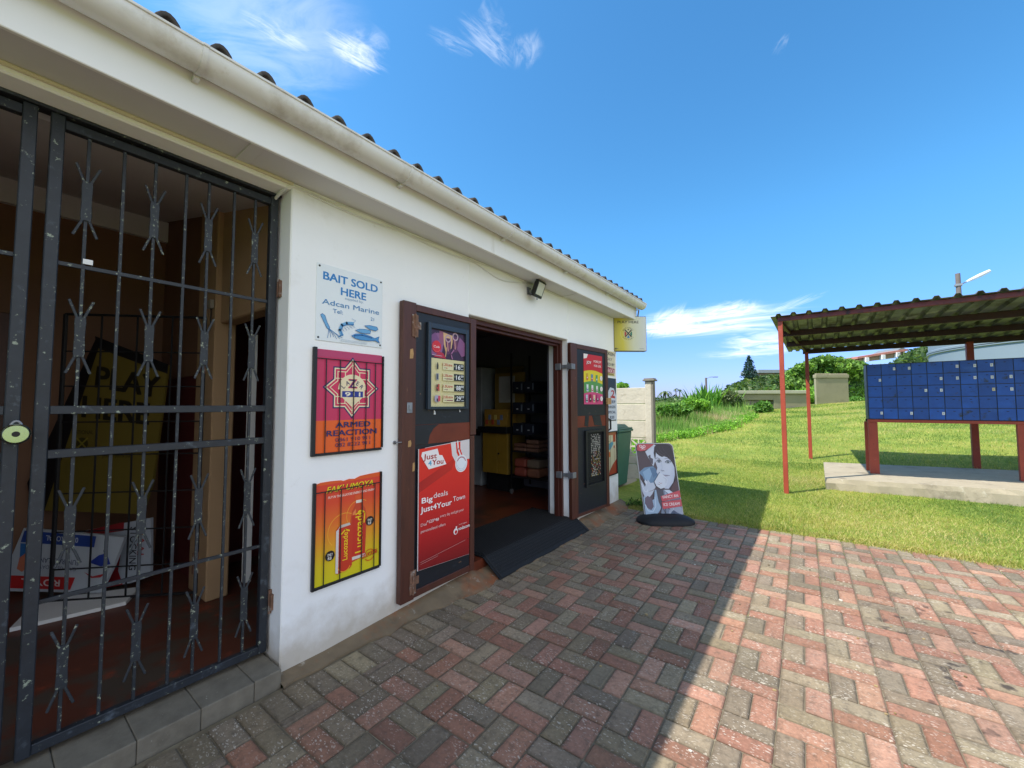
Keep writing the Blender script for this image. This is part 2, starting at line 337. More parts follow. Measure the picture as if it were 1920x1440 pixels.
# brick paver material: colour from the brick, stone chips, stains
def pavermat():
    m = bpy.data.materials.new('brick_paver'); m.use_nodes = True; t = m.node_tree; n = t.nodes; l = t.links; b = n['Principled BSDF']
    b.inputs['Roughness'].default_value = .85
    g = n.new('ShaderNodeNewGeometry'); P = g.outputs['Position']
    a = n.new('ShaderNodeAttribute'); a.attribute_name = 'Col'; c = a.outputs['Color']
    def noise(sc, det=5, ro=.6, vec=None):
        x = n.new('ShaderNodeTexNoise'); x.inputs['Scale'].default_value = sc; x.inputs['Detail'].default_value = det; x.inputs['Roughness'].default_value = ro
        l.new(vec or P, x.inputs['Vector']); return x
    def rg(v, a0, a1, b0, b1, sm=False):
        x = n.new('ShaderNodeMapRange'); l.new(v, x.inputs[0])
        if sm: x.interpolation_type = 'SMOOTHSTEP'
        for i, q in enumerate((a0, a1, b0, b1)): x.inputs[i + 1].default_value = q
        return x.outputs[0]
    def mix(f, a_, b_):
        x = n.new('ShaderNodeMix'); x.data_type = 'RGBA'; l.new(f, x.inputs[0])
        for i, q in ((6, a_), (7, b_)):
            if isinstance(q, tuple): x.inputs[i].default_value = (*q, 1)
            else: l.new(q, x.inputs[i])
        return x.outputs[2]
    s = n.new('ShaderNodeVectorMath'); s.operation = 'SCALE'; l.new(c, s.inputs[0]); l.new(rg(noise(60, 4).outputs['Fac'], .3, .7, .82, 1.16), s.inputs['Scale']); c = s.outputs[0]
    s = n.new('ShaderNodeVectorMath'); s.operation = 'SCALE'; l.new(c, s.inputs[0]); l.new(rg(noise(3.2, 3).outputs['Fac'], .3, .7, .84, 1.14), s.inputs['Scale']); c = s.outputs[0]
    # dark oily wear near the shop side and dark drip stains on the open side
    c = mix(rg(noise(1.6, 6).outputs['Fac'], .46, .72, 0, .55), c, lin('#453c31')); c = mix(rg(noise(26, 7, .75).outputs['Fac'], .50, .68, 0, .6), c, lin('#463d32'))
    # elongated stone chips
    dn = noise(14, 2); dv = n.new('ShaderNodeVectorMath'); dv.operation = 'MULTIPLY_ADD'; l.new(dn.outputs['Color'], dv.inputs[0]); dv.inputs[1].default_value = (.03, .03, .0); l.new(P, dv.inputs[2])
    mask = None
    for sc, rt, th in ((80, .6, .30), (52, -.7, .24), (130, 1.9, .30)):
        mp = n.new('ShaderNodeMapping'); mp.inputs['Rotation'].default_value = (0, 0, rt); mp.inputs['Scale'].default_value = (1, 2.1, .01); l.new(dv.outputs[0], mp.inputs['Vector'])
        v = n.new('ShaderNodeTexVoronoi'); v.inputs['Scale'].default_value = sc * .6; l.new(mp.outputs[0], v.inputs['Vector'])
        r_ = n.new('ShaderNodeSeparateColor'); l.new(v.outputs['Color'], r_.inputs[0])
        k = n.new('ShaderNodeMath'); k.operation = 'LESS_THAN'; l.new(v.outputs['Distance'], k.inputs[0]); k.inputs[1].default_value = th
        k2 = n.new('ShaderNodeMath'); k2.operation = 'GREATER_THAN'; l.new(r_.outputs[0], k2.inputs[0]); k2.inputs[1].default_value = .66
        k3 = n.new('ShaderNodeMath'); k3.operation = 'MULTIPLY'; l.new(k.outputs[0], k3.inputs[0]); l.new(k2.outputs[0], k3.inputs[1])
        if mask is None: mask = k3.outputs[0]
        else:
            x = n.new('ShaderNodeMath'); x.operation = 'MAXIMUM'; l.new(mask, x.inputs[0]); l.new(k3.outputs[0], x.inputs[1]); mask = x.outputs[0]
    mm = n.new('ShaderNodeMath'); mm.operation = 'MULTIPLY'; l.new(mask, mm.inputs[0]); l.new(rg(noise(5, 3).outputs['Fac'], .40, .66, .05, .55), mm.inputs[1])
    c = mix(mm.outputs[0], c, lin('#cfc6b8'))
    # drip stains: blotches along an arc where cars stand
    sp = n.new('ShaderNodeSeparateXYZ'); l.new(P, sp.inputs[0])
    dx = n.new('ShaderNodeVectorMath'); dx.operation = 'DISTANCE'; mz = n.new('ShaderNodeVectorMath'); mz.operation = 'MULTIPLY'; mz.inputs[1].default_value = (1, .55, 0); l.new(P, mz.inputs[0])
    l.new(mz.outputs[0], dx.inputs[0]); dx.inputs[1].default_value = (.62, 3.3 * .55, 0)
    near = rg(dx.outputs['Value'], .15, .75, 1, 0, True)
    st = rg(noise(9, 3, .5).outputs['Fac'], .60, .66, 0, .85)
    k = n.new('ShaderNodeMath'); k.operation = 'MULTIPLY'; l.new(near, k.inputs[0]); l.new(st, k.inputs[1])
    c = mix(k.outputs[0], c, lin('#2e2522'))
    l.new(c, b.inputs['Base Color'])
    bp = n.new('ShaderNodeBump'); bp.inputs['Strength'].default_value = .45; bp.inputs['Distance'].default_value = .004
    l.new(noise(110, 6, .7).outputs['Fac'], bp.inputs['Height']); l.new(bp.outputs[0], b.inputs['Normal'])
    return m
M['paver'] = pavermat()
def lawnmat():
    m = bpy.data.materials.new('lawn_ground'); m.use_nodes = True; t = m.node_tree; n = t.nodes; l = t.links; b = n['Principled BSDF']
    b.inputs['Roughness'].default_value = .9; b.inputs['Specular IOR Level'].default_value = .2
    g = n.new('ShaderNodeNewGeometry'); P = g.outputs['Position']
    def noise(sc, det=5, ro=.6):
        x = n.new('ShaderNodeTexNoise'); x.inputs['Scale'].default_value = sc; x.inputs['Detail'].default_value = det; x.inputs['Roughness'].default_value = ro
        l.new(P, x.inputs['Vector']); return x.outputs['Fac']
    cr = n.new('ShaderNodeValToRGB'); l.new(noise(1.1, 8, .7), cr.inputs[0])
    e = cr.color_ramp.elements; e[0].position = .3; e[0].color = (*lin('#5c7636'), 1); e[1].position = .7; e[1].color = (*lin('#a8a456'), 1)
    x = e.new(.5); x.color = (*lin('#859540'), 1)
    c2 = n.new('ShaderNodeValToRGB'); l.new(noise(22, 6, .75), c2.inputs[0])
    e = c2.color_ramp.elements; e[0].position = .3; e[0].color = (.45, .5, .4, 1); e[1].position = .68; e[1].color = (1.35, 1.3, 1.15, 1)
    mu = n.new('ShaderNodeMix'); mu.data_type = 'RGBA'; mu.blend_type = 'MULTIPLY'; mu.inputs[0].default_value = .8; l.new(cr.outputs[0], mu.inputs[6]); l.new(c2.outputs[0], mu.inputs[7])
    l.new(mu.outputs[2], b.inputs['Base Color'])
    bp = n.new('ShaderNodeBump'); bp.inputs['Strength'].default_value = .8; bp.inputs['Distance'].default_value = .05; l.new(noise(30, 6, .75), bp.inputs['Height']); l.new(bp.outputs[0], b.inputs['Normal'])
    return m
M['lawn'] = lawnmat()

# ------------------------------------------------------------ ground
SY, CY = math.sin(YAW), math.cos(YAW)
HQ = [-1.2, .2, .40, .50, .53, .56, .58, .61, .66, .71, .79, .87, .92, .96, 1.0, 1.04, 1.09, 1.17, 1.3, 2.0]
HZ = [-7, -7, -6, -4, -1.5, 3.2, 4.8, 6.3, 7.2, 7.6, 8.2, 8.8, 9.8, 11.2, 12.8, 14.6, 15.8, 17.3, 19.5, 22]
def sstep(a): a = np.clip(a, 0, 1); return a * a * (3 - 2 * a)
def terr(x, y):
    x = np.asarray(x, float); y = np.asarray(y, float)
    t = np.clip(y - 5.2, 0, 23.5)
    z = t * (.057 + .0035 * np.clip(x, -6, 8)) - .035 + .05 * sstep((y - 5.15) / .2)
    z = z + .012 * np.sin(x * 2.1 + y * .7) * sstep((y - 6) / 3) + .02 * np.sin(x * .7 - y * .9) * sstep((y - 8) / 4)
    s = x * CY + y * SY; d = -x * SY + y * CY
    q = s / np.maximum(d, 1.0)
    far = np.interp(q, HQ, HZ)
    k = sstep((d - 30) / 75) * (y > 5.2)
    return z * (1 - k) + far * k
def tz(x, y): return float(terr(x, y))
def axis_(a, b, st, lo, hi, g=1.25):
    v = list(np.arange(a, b + 1e-6, st)); s_ = st
    while v[-1] < hi: s_ *= g; v.append(v[-1] + s_)
    s_ = st
    while v[0] > lo: s_ *= g; v.insert(0, v[0] - s_)
    return np.array(v)
gx = axis_(-8, 14, .25, -1500, 1500); gy = axis_(4.4, 32, .2, -600, 2500)
GX, GY = np.meshgrid(gx, gy); GZ = terr(GX, GY)
Vv = np.stack([GX.ravel(), GY.ravel(), GZ.ravel()], 1); nx_, ny_ = len(gx), len(gy)
ii, jj = np.meshgrid(np.arange(nx_ - 1), np.arange(ny_ - 1)); a_ = (jj * nx_ + ii).ravel()
g_o = npmesh('ground', Vv, np.stack([a_, a_ + 1, a_ + nx_ + 1, a_ + nx_], 1), None, M['lawn'], sm=True); tag(g_o, kind='structure')

# joint sand sheet and brick paving in a parquet bond (pairs of bricks on a 0.2 m grid)
mb = MB(); mb.add([(-2.13, -4, -.007), (7, -4, -.007), (7, 5.3, -.007), (-2.13, 5.3, -.007)], [(0, 1, 2, 3)])
tag(mb.build('paving_bed', M['sand']), kind='structure')
GA = R(1.27); ga = Vector((math.cos(GA), math.sin(GA))); gb = Vector((math.sin(GA), -math.cos(GA))); G0 = Vector((-.589, 2.278))
GREY = [lin(h) for h in ('#88785f', '#8e7f69', '#82735f', '#93846b', '#7c6f5c')]; REDB = [lin(h) for h in ('#a2755f', '#a67b65', '#9a6e59', '#aa816b', '#936853')]
bm = bmesh.new(); cl = bm.loops.layers.float_color.new('Col')
def brick(c, ux, hw, hl, col, z=0.0):
    """c centre (2-D), ux unit vector of the long side"""
    uy = Vector((-ux.y, ux.x)); e = .007; b = .0055; z += random.uniform(-.0018, .0018); tx, ty = random.gauss(0, .006), random.gauss(0, .006)
    ang = random.gauss(0, .006); ca, sa = math.cos(ang), math.sin(ang); ux = Vector((ux.x * ca - ux.y * sa, ux.x * sa + ux.y * ca)); uy = Vector((-ux.y, ux.x))
    L0, W0 = hl - .0022, hw - .0022; rings = []
    for (l_, w_, dz) in ((L0, W0, -.02), (L0, W0, -b), (L0 - e, W0 - e, -.0006), (L0 - .02, W0 - .02, 0)):
        r_ = []
        ch = .004
        for (sx, sy, q) in ((-1, -1, 0), (-1, -1, 1), (1, -1, 0), (1, -1, 1), (1, 1, 0), (1, 1, 1), (-1, 1, 0), (-1, 1, 1)):
            first = (sx * sy > 0) == (q == 0)
            px = sx * (l_ - (0 if first else ch)); py = sy * (w_ - (ch if first else 0))
            p = c + ux * px + uy * py; r_.append(bm.verts.new((p.x, p.y, z + dz + tx * px + ty * py)))
        rings.append(r_)
    fs = [bm.faces.new(rings[3])]; lv = {}
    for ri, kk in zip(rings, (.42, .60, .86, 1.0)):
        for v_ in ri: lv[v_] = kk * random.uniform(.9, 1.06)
    for k in range(3):
        for i in range(8): fs.append(bm.faces.new((rings[k][i], rings[k][(i + 1) % 8], rings[k + 1][(i + 1) % 8], rings[k + 1][i])))
    for f in fs:
        for l_ in f.loops: q_ = lv[l_.vert]; l_[cl] = (col[0] * q_, col[1] * q_, col[2] * q_, 1)
def bcol(pal):
    c = random.choice(pal); k = random.uniform(.90, 1.09); return (c[0] * k, c[1] * k * random.uniform(.97, 1.03), c[2] * k * random.uniform(.96, 1.04))
for i in range(-9, 38):
    for j in range(-17, 31):
        c = G0 + .2 * ga * (i + .5) + .2 * gb * (j + .5)
        if c.x < -2.05 or c.y > 5.33 or c.y < -3.4 or c.x > 6.6: continue
        g, r_ = bcol(GREY), bcol(REDB)
        if random.random() < .045: g, r_ = r_, g
        if c.x < -1.75 and random.random() < .6: r_ = bcol(GREY)
        if (i + j) % 2: brick(c - .05 * ga, -gb, .05, .1, g); brick(c + .05 * ga, -gb, .05, .1, r_)
        else: brick(c - .05 * gb, ga, .05, .1, g); brick(c + .05 * gb, ga, .05, .1, r_)
bmesh.ops.bisect_plane(bm, geom=bm.verts[:] + bm.edges[:] + bm.faces[:], plane_co=(-1.90, 0, 0), plane_no=(-1, 0, 0), clear_outer=True)
for k in range(86):
    y = -3.3 + k * .1
    if y < 5.25: brick(Vector((-2.004, y)), Vector((1, 0)), .05, .1, bcol(GREY))
bmesh.ops.recalc_face_normals(bm, faces=bm.faces[:])
me = bpy.data.meshes.new('paving'); bm.to_mesh(me); bm.free(); me.materials.append(M['paver'])
pv = bpy.data.objects.new('paving', me); COL.objects.link(pv); tag(pv, kind='structure')
# sloping mortar strip at the foot of the wall, wider by the door
def strip(name, ys, xo, zo, xi, zi, m):
    Vs = []; Fs = []
    for k, y in enumerate(ys):
        w = xo(y) + .012 * math.sin(y * 9.1) + random.uniform(-.006, .006)
        Vs += [(xi, y, zi(y)), ((xi + w) / 2, y, zi(y) * .55 + random.uniform(-.003, .003)), (w, y, zo), (w, y, -.02)]
        if k:
            b = 4 * k
            for q in range(3): Fs.append((b - 4 + q, b - 3 + q, b + 1 + q, b + q))
    me = bpy.data.meshes.new(name); me.from_pydata(Vs, [], Fs); me.materials.append(m)
    o = bpy.data.objects.new(name, me); COL.objects.link(o); return tag(o, kind='structure')
ys = list(np.arange(.96, 5.40, .06))
strip('mortar_strip', ys, lambda y: -2.112 + .018 * math.sin(y * 23) * math.sin(y * 7) + .085 * max(0, min(1, (y - 1.7) / .6)) , .006, -2.203, lambda y: .028 + .05 * max(0, min(1, (y - 1.2) / 1.0)) - (.022 if 2.45 < y < 4.15 else 0), M['mortar'])
mb = MB(); mb.add([(-4.2, 5.36, .03), (-2.0, 5.36, .02), (-2.2, 7.0, .1), (-4.2, 7.0, .1)], [(0, 1, 2, 3)]); mb.add([(-2.0, 5.36, .02), (-2.0, 5.36, -.1), (-2.2, 7.0, -.1), (-2.2, 7.0, .1)], [(0, 1, 2, 3)])
tag(mb.build('path', M['concrete']), kind='structure')

# ------------------------------------------------------------ the shop building
shop = thing('shop_building', 'white plastered single storey shop with corrugated roof, gutter and a wide open doorway', 'shop', (-2.2, 2.2, 0))
w = MB(); X0, X1 = -2.45, -2.2
w.box(X0, X1, .98, 2.36, -.05, 2.56); w.box(X0, X1, 2.36, 3.96, 2.09, 2.56); w.box(X0, X1, 3.96, 5.33, -.05, 2.56)
w.box(X0, X1, -5.0, -.80, -.05, 2.56); w.box(X0, X1, -.80, .98, 2.515, 2.56)
w.box(-7.6, X0, 5.15, 5.33, -.05, 2.56)                 # far gable wall
w.box(-7.8, -7.6, -5.0, 5.33, -.05, 2.56)
w.box(-7.6, X0, -5.0, -4.8, -.05, 2.56)
w.build('wall', M['plaster'], shop, bevel=.006)
for y in (5.15, -5.0): g = MB(); g.prism([(-7.8, 2.562), (-2.2, 2.562), (-2.2, 2.70), (-5.0, 3.28), (-7.8, 2.70)], (0, y, 0), (1, 0, 0), (0, 0, 1), (0, 1, 0), .18); g.build('gable', M['plaster'], shop)
s = MB(); s.box(-2.2, -1.985, -5.2, 5.48, 2.552, 2.566)
s.build('soffit', M['soffit'], shop)
for y in (.74, 3.86, -2.3): s = MB(); s.box(-2.195, -1.99, y - .03, y + .03, 2.546, 2.552); s.build('soffit_joint_strip', M['soffit'], shop, bevel=.001)
s = MB(); s.tube([(-2.192, y, 2.543) for y in (-.8, .98)], .009, 8); s.build('cornice_bead', M['cornice'], shop)
s = MB(); s.box(-1.985, -1.965, -5.2, 5.5, 2.535, 2.715); s.build('fascia', M['fascia'], shop, bevel=.003)
s = MB(); s.box(-2.4, -1.985, 5.48, 5.5, 2.535, 2.74); s.build('barge_board', M['fascia'], shop, bevel=.003)
# half-round gutter
g = MB(); r_ = .066; cx, cz = -1.899, 2.742; n = 16
def gut(y0, y1, r, t=.003, lip=True):
    pr = [(cx + r * math.cos(a), cz + r * math.sin(a)) for a in [math.pi + math.pi * k / n for k in range(n + 1)]]
    if lip:
        pr += [(cx + r + .006, cz + .002), (cx + r + .007, cz + .010), (cx + r - .001, cz + .012)]
    pi_ = [(cx + (r - t) * math.cos(a), cz + (r - t) * math.sin(a)) for a in [2 * math.pi - math.pi * k / n for k in range(n + 1)]]
    pl = pr + pi_
    g.prism(pl, (0, y0, 0), (1, 0, 0), (0, 0, 1), (0, 1, 0), y1 - y0)
gut(-5.2, 5.53, r_)
g.prism([(cx + r_ * math.cos(a), cz + r_ * math.sin(a)) for a in [math.pi + math.pi * k / n for k in range(n + 1)]], (0, 5.53, 0), (1, 0, 0), (0, 0, 1), (0, 1, 0), .004)
gutter = g.build('gutter', M['gutter'], shop, smooth_=True)
for k in range(-4, 6):
    y = .487 + k * .995; g = MB(); gut(y - .009, y + .009, r_ + .004, .004, True)
    g.box(-1.964, cx - .03, y - .010, y + .010, cz - .078, cz - .066)
    g.build('gutter_bracket', M['gutter'], gutter, smooth_=True)
g = MB(); g.tube([(-1.93, 5.49, 2.67), (-1.95, 5.49, 2.56), (-1.98, 5.49, 2.3)], .01, 8); g.build('drain_rod', M['postgrey'], gutter)
# corrugated roof sheet
PT = .168; ys = np.arange(-5.3, 5.53, PT / 12); xs = [-1.862, -2.6, -3.4, -4.2, -5.0, -5.8, -6.6, -8.1]
YY, XX = np.meshgrid(ys, xs); ph = (YY - .378) / PT
ZZ = 2.752 + .21 * (-1.862 - np.maximum(XX, -5.0)) - .21 * np.maximum(0, -5.0 - XX) * 1.0
hump = np.maximum(0, np.cos(ph * 2 * np.pi) + .25) / 1.25
ZZ = ZZ + .062 * hump ** .62
Vv = np.stack([XX.ravel(), YY.ravel(), ZZ.ravel()], 1); Vv[:, 0] += 2.2; Vv[:, 1] -= 2.2
nn = len(ys); ii, jj = np.meshgrid(np.arange(nn - 1), np.arange(len(xs) - 1)); a_ = (jj * nn + ii).ravel()
rf = npmesh('roof', Vv, np.stack([a_, a_ + 1, a_ + nn + 1, a_ + nn], 1), None, M['rooftile'], shop, sm=True)
sm_ = rf.modifiers.new('thick', 'SOLIDIFY'); sm_.thickness = .014; sm_.offset = -1
# floors and rooms
f = MB(); f.box(-7.6, X0, 2.15, 5.15, 0, .132); f.box(X0, -2.2, 2.36, 3.96, 0, .13); f.build('shop_floor', M['floorred'], shop)
f = MB(); f.box(-4.75, -2.40, -.80, 1.10, 0, .075); f.box(-4.75, X0, 1.10, 2.05, 0, .075); f.build('porch_floor', M['floorporch'], shop)
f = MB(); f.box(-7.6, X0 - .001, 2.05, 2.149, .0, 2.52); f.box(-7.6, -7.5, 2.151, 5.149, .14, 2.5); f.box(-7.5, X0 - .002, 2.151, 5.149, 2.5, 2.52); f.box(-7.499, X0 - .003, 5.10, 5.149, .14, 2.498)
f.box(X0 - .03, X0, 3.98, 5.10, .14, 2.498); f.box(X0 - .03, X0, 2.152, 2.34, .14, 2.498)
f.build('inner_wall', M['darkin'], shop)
# porch side wall with opening, pilaster, sloping ceiling and back wall
f = MB(); f.box(-2.53, X0 - .001, 1.0, 1.1, .076, 2.56); f.box(-3.25, -2.53, 1.0, 1.1, 1.93, 2.9); f.box(-2.53, X0 - .001, 1.0, 1.1, 2.561, 2.9)
f.box(-3.60, -3.25, .97, 1.1, .076, 3.2)
f.build('porch_wall', M['beige'], shop, bevel=.008)
f = MB(); f.box(-4.85, -4.75, -1.2, 1.1, .0, 3.2); f.box(-4.75, -3.60, 1.02, 1.1, 1.6, 3.2); f.box(-4.75, X0 - .002, -.9, -.8, 0, 3.2)
f.build('porch_back_wall', M['brownwall'], shop)
f = MB(); f.box(-4.75, -3.60, 1.03, 1.1, .076, 1.599); f.box(-4.6, X0 - .003, 1.95, 2.049, .076, 2.5); f.box(-4.0, -3.9, 1.101, 1.949, .076, 2.5)
f.build('maroon_wall', M['redwall'], shop)
f = MB(); f.box(-4.749, -4.70, -.8, 1.02, 2.86, 3.04); f.build('cornice', M['soffit'], shop)
f = MB(); f.add([(X0, -.8, 2.52), (X0, 1.0, 2.52), (-4.75, 1.0, 3.05), (-4.75, -.8, 3.05)], [(0, 1, 2, 3)]); f.add([(X0, 1.1, 2.5), (X0, 2.05, 2.5), (-4.75, 2.05, 2.5), (-4.75, 1.1, 2.5)], [(0, 1, 2, 3)])
f.build('porch_ceiling', M['soffit'], shop)
f = MB(); f.box(-4.748, -4.72, -.5, .16, .076, 2.05); f.build('inner_door', M['wood'], shop, bevel=.004)
f = MB(); f.box(-3.09, -3.05, 1.12, 1.16, .2, 1.85); f.build('white_door_edge', M['white'], shop)
f = MB(); f.box(-3.04, -2.50, 1.45, 1.49, .3, 1.78); f.build('inner_door', M['wood'], shop)
f = MB(); f.box(-2.545, -2.531, 1.02, 1.045, .95, 1.74); f.build('white_door_edge', M['white'], shop)
# door frame of the shop opening
f = MB(); f.box(-2.37, -2.267, 3.925, 3.958, .132, 2.088); f.box(-2.352, -2.30, 3.905, 3.924, .132, 2.05); f.box(-2.37, -2.267, 2.362, 2.395, .132, 2.088); f.box(-2.37, -2.267, 2.396, 3.924, 2.045, 2.088); f.box(-2.352, -2.30, 2.396, 3.904, 2.02, 2.044)
f.build('door_frame', M['frame'], shop, bevel=.003)
# left door leaf, folded flat against the wall
XF = -2.145
lf = MB(); lf.box(-2.19, XF, 1.675, 1.783, .102, 2.057); lf.box(-2.19, XF, 2.322, 2.385, 1.135, 2.045); lf.box(-2.19, XF - .004, 2.325, 2.372, .105, 1.130)
lf.box(-2.19, XF - .001, 1.784, 2.321, 2.003, 2.050); lf.box(-2.19, XF - .008, 1.784, 2.324, .105, .150)
leaf = lf.build('door', M['wood'], shop, bevel=.003, label='left door leaf of worn brown wood and black board, folded back beside the doorway')
p = MB(); p.box(-2.188, XF - .012, 1.784, 2.321, 1.235, 2.002); p.box(-2.188, XF - .014, 1.784, 2.324, .151, 1.10); p.build('black_panel', M['blackply'], leaf)
p = MB(); p.box(-2.188, XF - .010, 1.784, 2.321, 1.101, 1.234); p.build('middle_panel', M['orangewood'], leaf)
p = MB(); p.prism([(1.785, 1.102), (1.90, 1.102), (1.915, 1.16), (1.95, 1.205), (2.0, 1.232), (1.785, 1.232)], (XF - .0095, 0, 0), (0, 1, 0), (0, 0, 1), (1, 0, 0), .002); p.build('black_paint', M['blackply'], leaf)
def hinge(zc, y0):
    h = MB(); h.box(XF, XF + .006, y0, y0 + .05, zc - .075, zc + .075); h.box(XF, XF + .005, y0 + .05, y0 + .075, zc - .02, zc + .03); h.tube([(XF + .008, y0 + .025, zc - .08), (XF + .008, y0 + .025, zc + .08)], .007, 8); h.box(XF + .004, XF + .012, y0 + .008, y0 + .045, zc - .02, zc)
    return h
hinge(1.90, 1.745).build('hinge', M['rust'], leaf, bevel=.001); hinge(.215, 1.745).build('hinge', M['rust'], leaf, bevel=.001)
h = MB(); h.box(XF, XF + .006, 1.708, 1.752, 1.315, 1.385); h.box(XF + .006, XF + .012, 1.722, 1.740, 1.335, 1.368, lin('#101010')); h.build('latch_plate', M['galv'], leaf, bevel=.002)
for (y, z, a, b) in ((1.745, 1.71, .016, .035), (1.735, 1.115, .014, .022), (1.77, .96, .010, .03)): h = MB(); h.prism([(y - a, z - b), (y + a * .7, z - b * .9), (y + a, z), (y + a * .6, z + b), (y - a * .8, z + b * .8)], (XF, 0, 0), (0, 1, 0), (0, 0, 1), (1, 0, 0), .0012); h.build('bare_wood_patch', M['rawwood'], leaf)
h = MB(); h.tube([(-2.2, 1.655, 1.125), (-2.155, 1.66, 1.128), (-2.15, 1.68, 1.128)], .004, 6); h.lathe([(.012, 0), (.012, .006)], (-2.2, 1.655, 1.125), 12, axis='x'); h.build('door_hook', M['galv'], shop)
# right door leaf, standing slightly off the wall
RL = Vector((-2.17, 4.0, 0)); rd = Vector((.07, .75, 0)).normalized(); rn = Vector((rd.y, -rd.x, 0))
def LR(s_, z, d=0): return RL + rd * s_ + rn * d + Vector((0, 0, z))
def rbox(mb, s0, s1, z0, z1, d0, d1, col=None):
    c = LR((s0 + s1) / 2, (z0 + z1) / 2, (d0 + d1) / 2); Mx = Matrix((rd, rn, Vector((0, 0, 1)))).transposed()
    mb.obox(c, (s1 - s0) / 2, (d1 - d0) / 2, (z1 - z0) / 2, Mx, col)
p = MB(); rbox(p, -.055, .07, .125, 2.055, -.022, .022); rbox(p, .705, .765, .125, 2.05, -.022, .022); rbox(p, .071, .704, 2.0, 2.053, -.022, .021); rbox(p, .071, .704, .125, .16, -.02, .015)
leafr = p.build('door', M['wood'], shop, bevel=.003, label='right door leaf of brown wood and black board with a mesh vent, open beside the yellow sign')
p = MB(); rbox(p, .071, .704, 1.24, 1.999, -.018, .014); rbox(p, .071, .704, .161, 1.11, -.018, .014); p.build('black_panel', M['blackply'], leafr)
p = MB(); rbox(p, .071, .704, 1.111, 1.239, -.018, .012); p.build('middle_panel', M['orangewood'], leafr)
p = MB()
for s0, s1, k in ((.22, .30, .02), (.44, .62, -.05)): p.prism([(s0, 1.125), (s1, 1.112), (s1 + k, 1.238), (s0 + k, 1.238)], RL + rn * .0125, rd, (0, 0, 1), rn, .002)
p.build('black_paint', M['blackply'], leafr)
p = MB()
for q in range(30): zz = .47 + q * .0205; rbox(p, .245, .61, zz, zz + .005, .0178, .0200)
for q in range(19): ss = .25 + q * .0195; rbox(p, ss, ss + .005, .45, 1.05, .0160, .0177)
rbox(p, .21, .245, .43, 1.07, .015, .04); rbox(p, .611, .64, .43, 1.07, .015, .04); rbox(p, .246, .61, .43, .455, .015, .04); rbox(p, .246, .61, 1.045, 1.07, .015, .04)
p.build('mesh_vent', M['ironblack'], leafr)
p = MB(); rng2 = random.Random(3)
for q in range(24):
    for u in range(11):
        if rng2.random() < .75: rbox(p, .352 + u * .0195, .3655 + u * .0195, .534 + q * .0205, .549 + q * .0205, .0142, .0152, rng2.choice([lin('#c9c4b4'), lin('#b8a24a'), lin('#a33a34'), lin('#d9d9d2')]) if q < 14 else lin('#cfcfc8'))
p.build('vent_backing', M['matt'], leafr)
p = MB(); rbox(p, .70, .79, 1.37, 1.45, .022, .05); p.build('timber_block', M['rawwood'], leafr, bevel=.003)
for z in (1.79, .60):
    p = MB(); p.box(-2.33, -2.262, 3.90, 3.9245, z - .035, z + .035); p.box(-2.262, -2.196, 3.93, 3.956, z - .02, z + .02); p.box(-2.196, -2.135, 3.93, 4.01, z - .03, z + .03); p.tube([(-2.19, 3.945, z - .045), (-2.19, 3.945, z + .045)], .009, 8)
    p.build('strap_hinge', M['galv'], shop, bevel=.002)
# kerb under the gate
k = MB(); y = -1.0
while y < .94:
    L = min(.205, .965 - y); k.box(-2.395, -2.14, y, y + L - .0012, -.03, .078 + random.uniform(-.002, .002)); y += .205
tag(k.build('kerb', M['kerb'], None, bevel=.005, seg=2), kind='structure')

# ------------------------------------------------------------ security gate of the porch (two leaves)
GXX = -2.335
def ornament(mb, y, z):
    a = .5
    mb.prism([(-.014, -.088), (-.006, -.080), (.006, -.080), (.014, -.088), (.0165, -.06), (.0145, 0), (.0165, .06), (.014, .088), (.006, .080), (-.006, .080), (-.014, .088), (-.0165, .06), (-.0145, 0), (-.0165, -.06)], (GXX + .004, y, z), (0, 1, 0), (0, 0, 1), (1, 0, 0), .007)
    for sy in (-1, 1):
        for sz in (-1, 1):
            mb.bar((GXX + .0075, y + sy * .010, z + sz * .078), (GXX + .010, y + sy * .034, z + sz * .146), .009, .005, (1, 0, 0))
def gate_leaf(y0, y1, ys, orn, label):
    t = thing('security_gate', label, 'gate', (-2.335, (y0 + y1) / 2, .085), group='barred gate leaves of the porch')
    def bx(*a): return MB().box(*a)
    for yy in (y0, y1 - .038): bx(GXX - .019, GXX + .019, yy, yy + .038, .10, 2.50).build('stile', M['iron'], t, bevel=.003)
    for z, hh in ((.12, .036), (1.185, .032), (1.352, .032), (2.47, .036)): bx(GXX - .016, GXX + .016, y0 + .038, y1 - .038, z - hh / 2, z + hh / 2).build('rail', M['iron'], t, bevel=.002)
    for z in (.64, 1.922): bx(GXX - .006, GXX + .006, y0 + .038, y1 - .038, z - .008, z + .008).build('rail', M['iron'], t, bevel=.001)
    for i, y in enumerate(ys):
        b = MB().box(GXX - .0055, GXX + .0055, y - .0055, y + .0055, .139, 2.451).build('bar', M['ironbar'], t, bevel=.001)
        if i in orn:
            for z in (.375, .90, 1.64, 2.19):
                o = MB(); ornament(o, y, z); o.build('ornament', M['ironbar'], b, bevel=.0015)
    return t
gl = gate_leaf(.140, .965, [.246, .352, .455, .566, .655, .762, .858], (0, 2, 4, 6), 'black barred gate leaf with forked ornaments, hinged at the white wall corner')
hb = MB(); hb.box(-2.31, -2.285, .966, .979, 1.95, 2.04); hb.tube([(-2.31, .972, 1.95), (-2.31, .972, 2.05)], .008, 8); hb.build('hinge', M['rust'], gl)
hb = MB(); hb.box(-2.31, -2.285, .966, .979, .31, .39); hb.tube([(-2.31, .972, .29), (-2.31, .972, .41)], .008, 8); hb.build('hinge', M['rust'], gl)
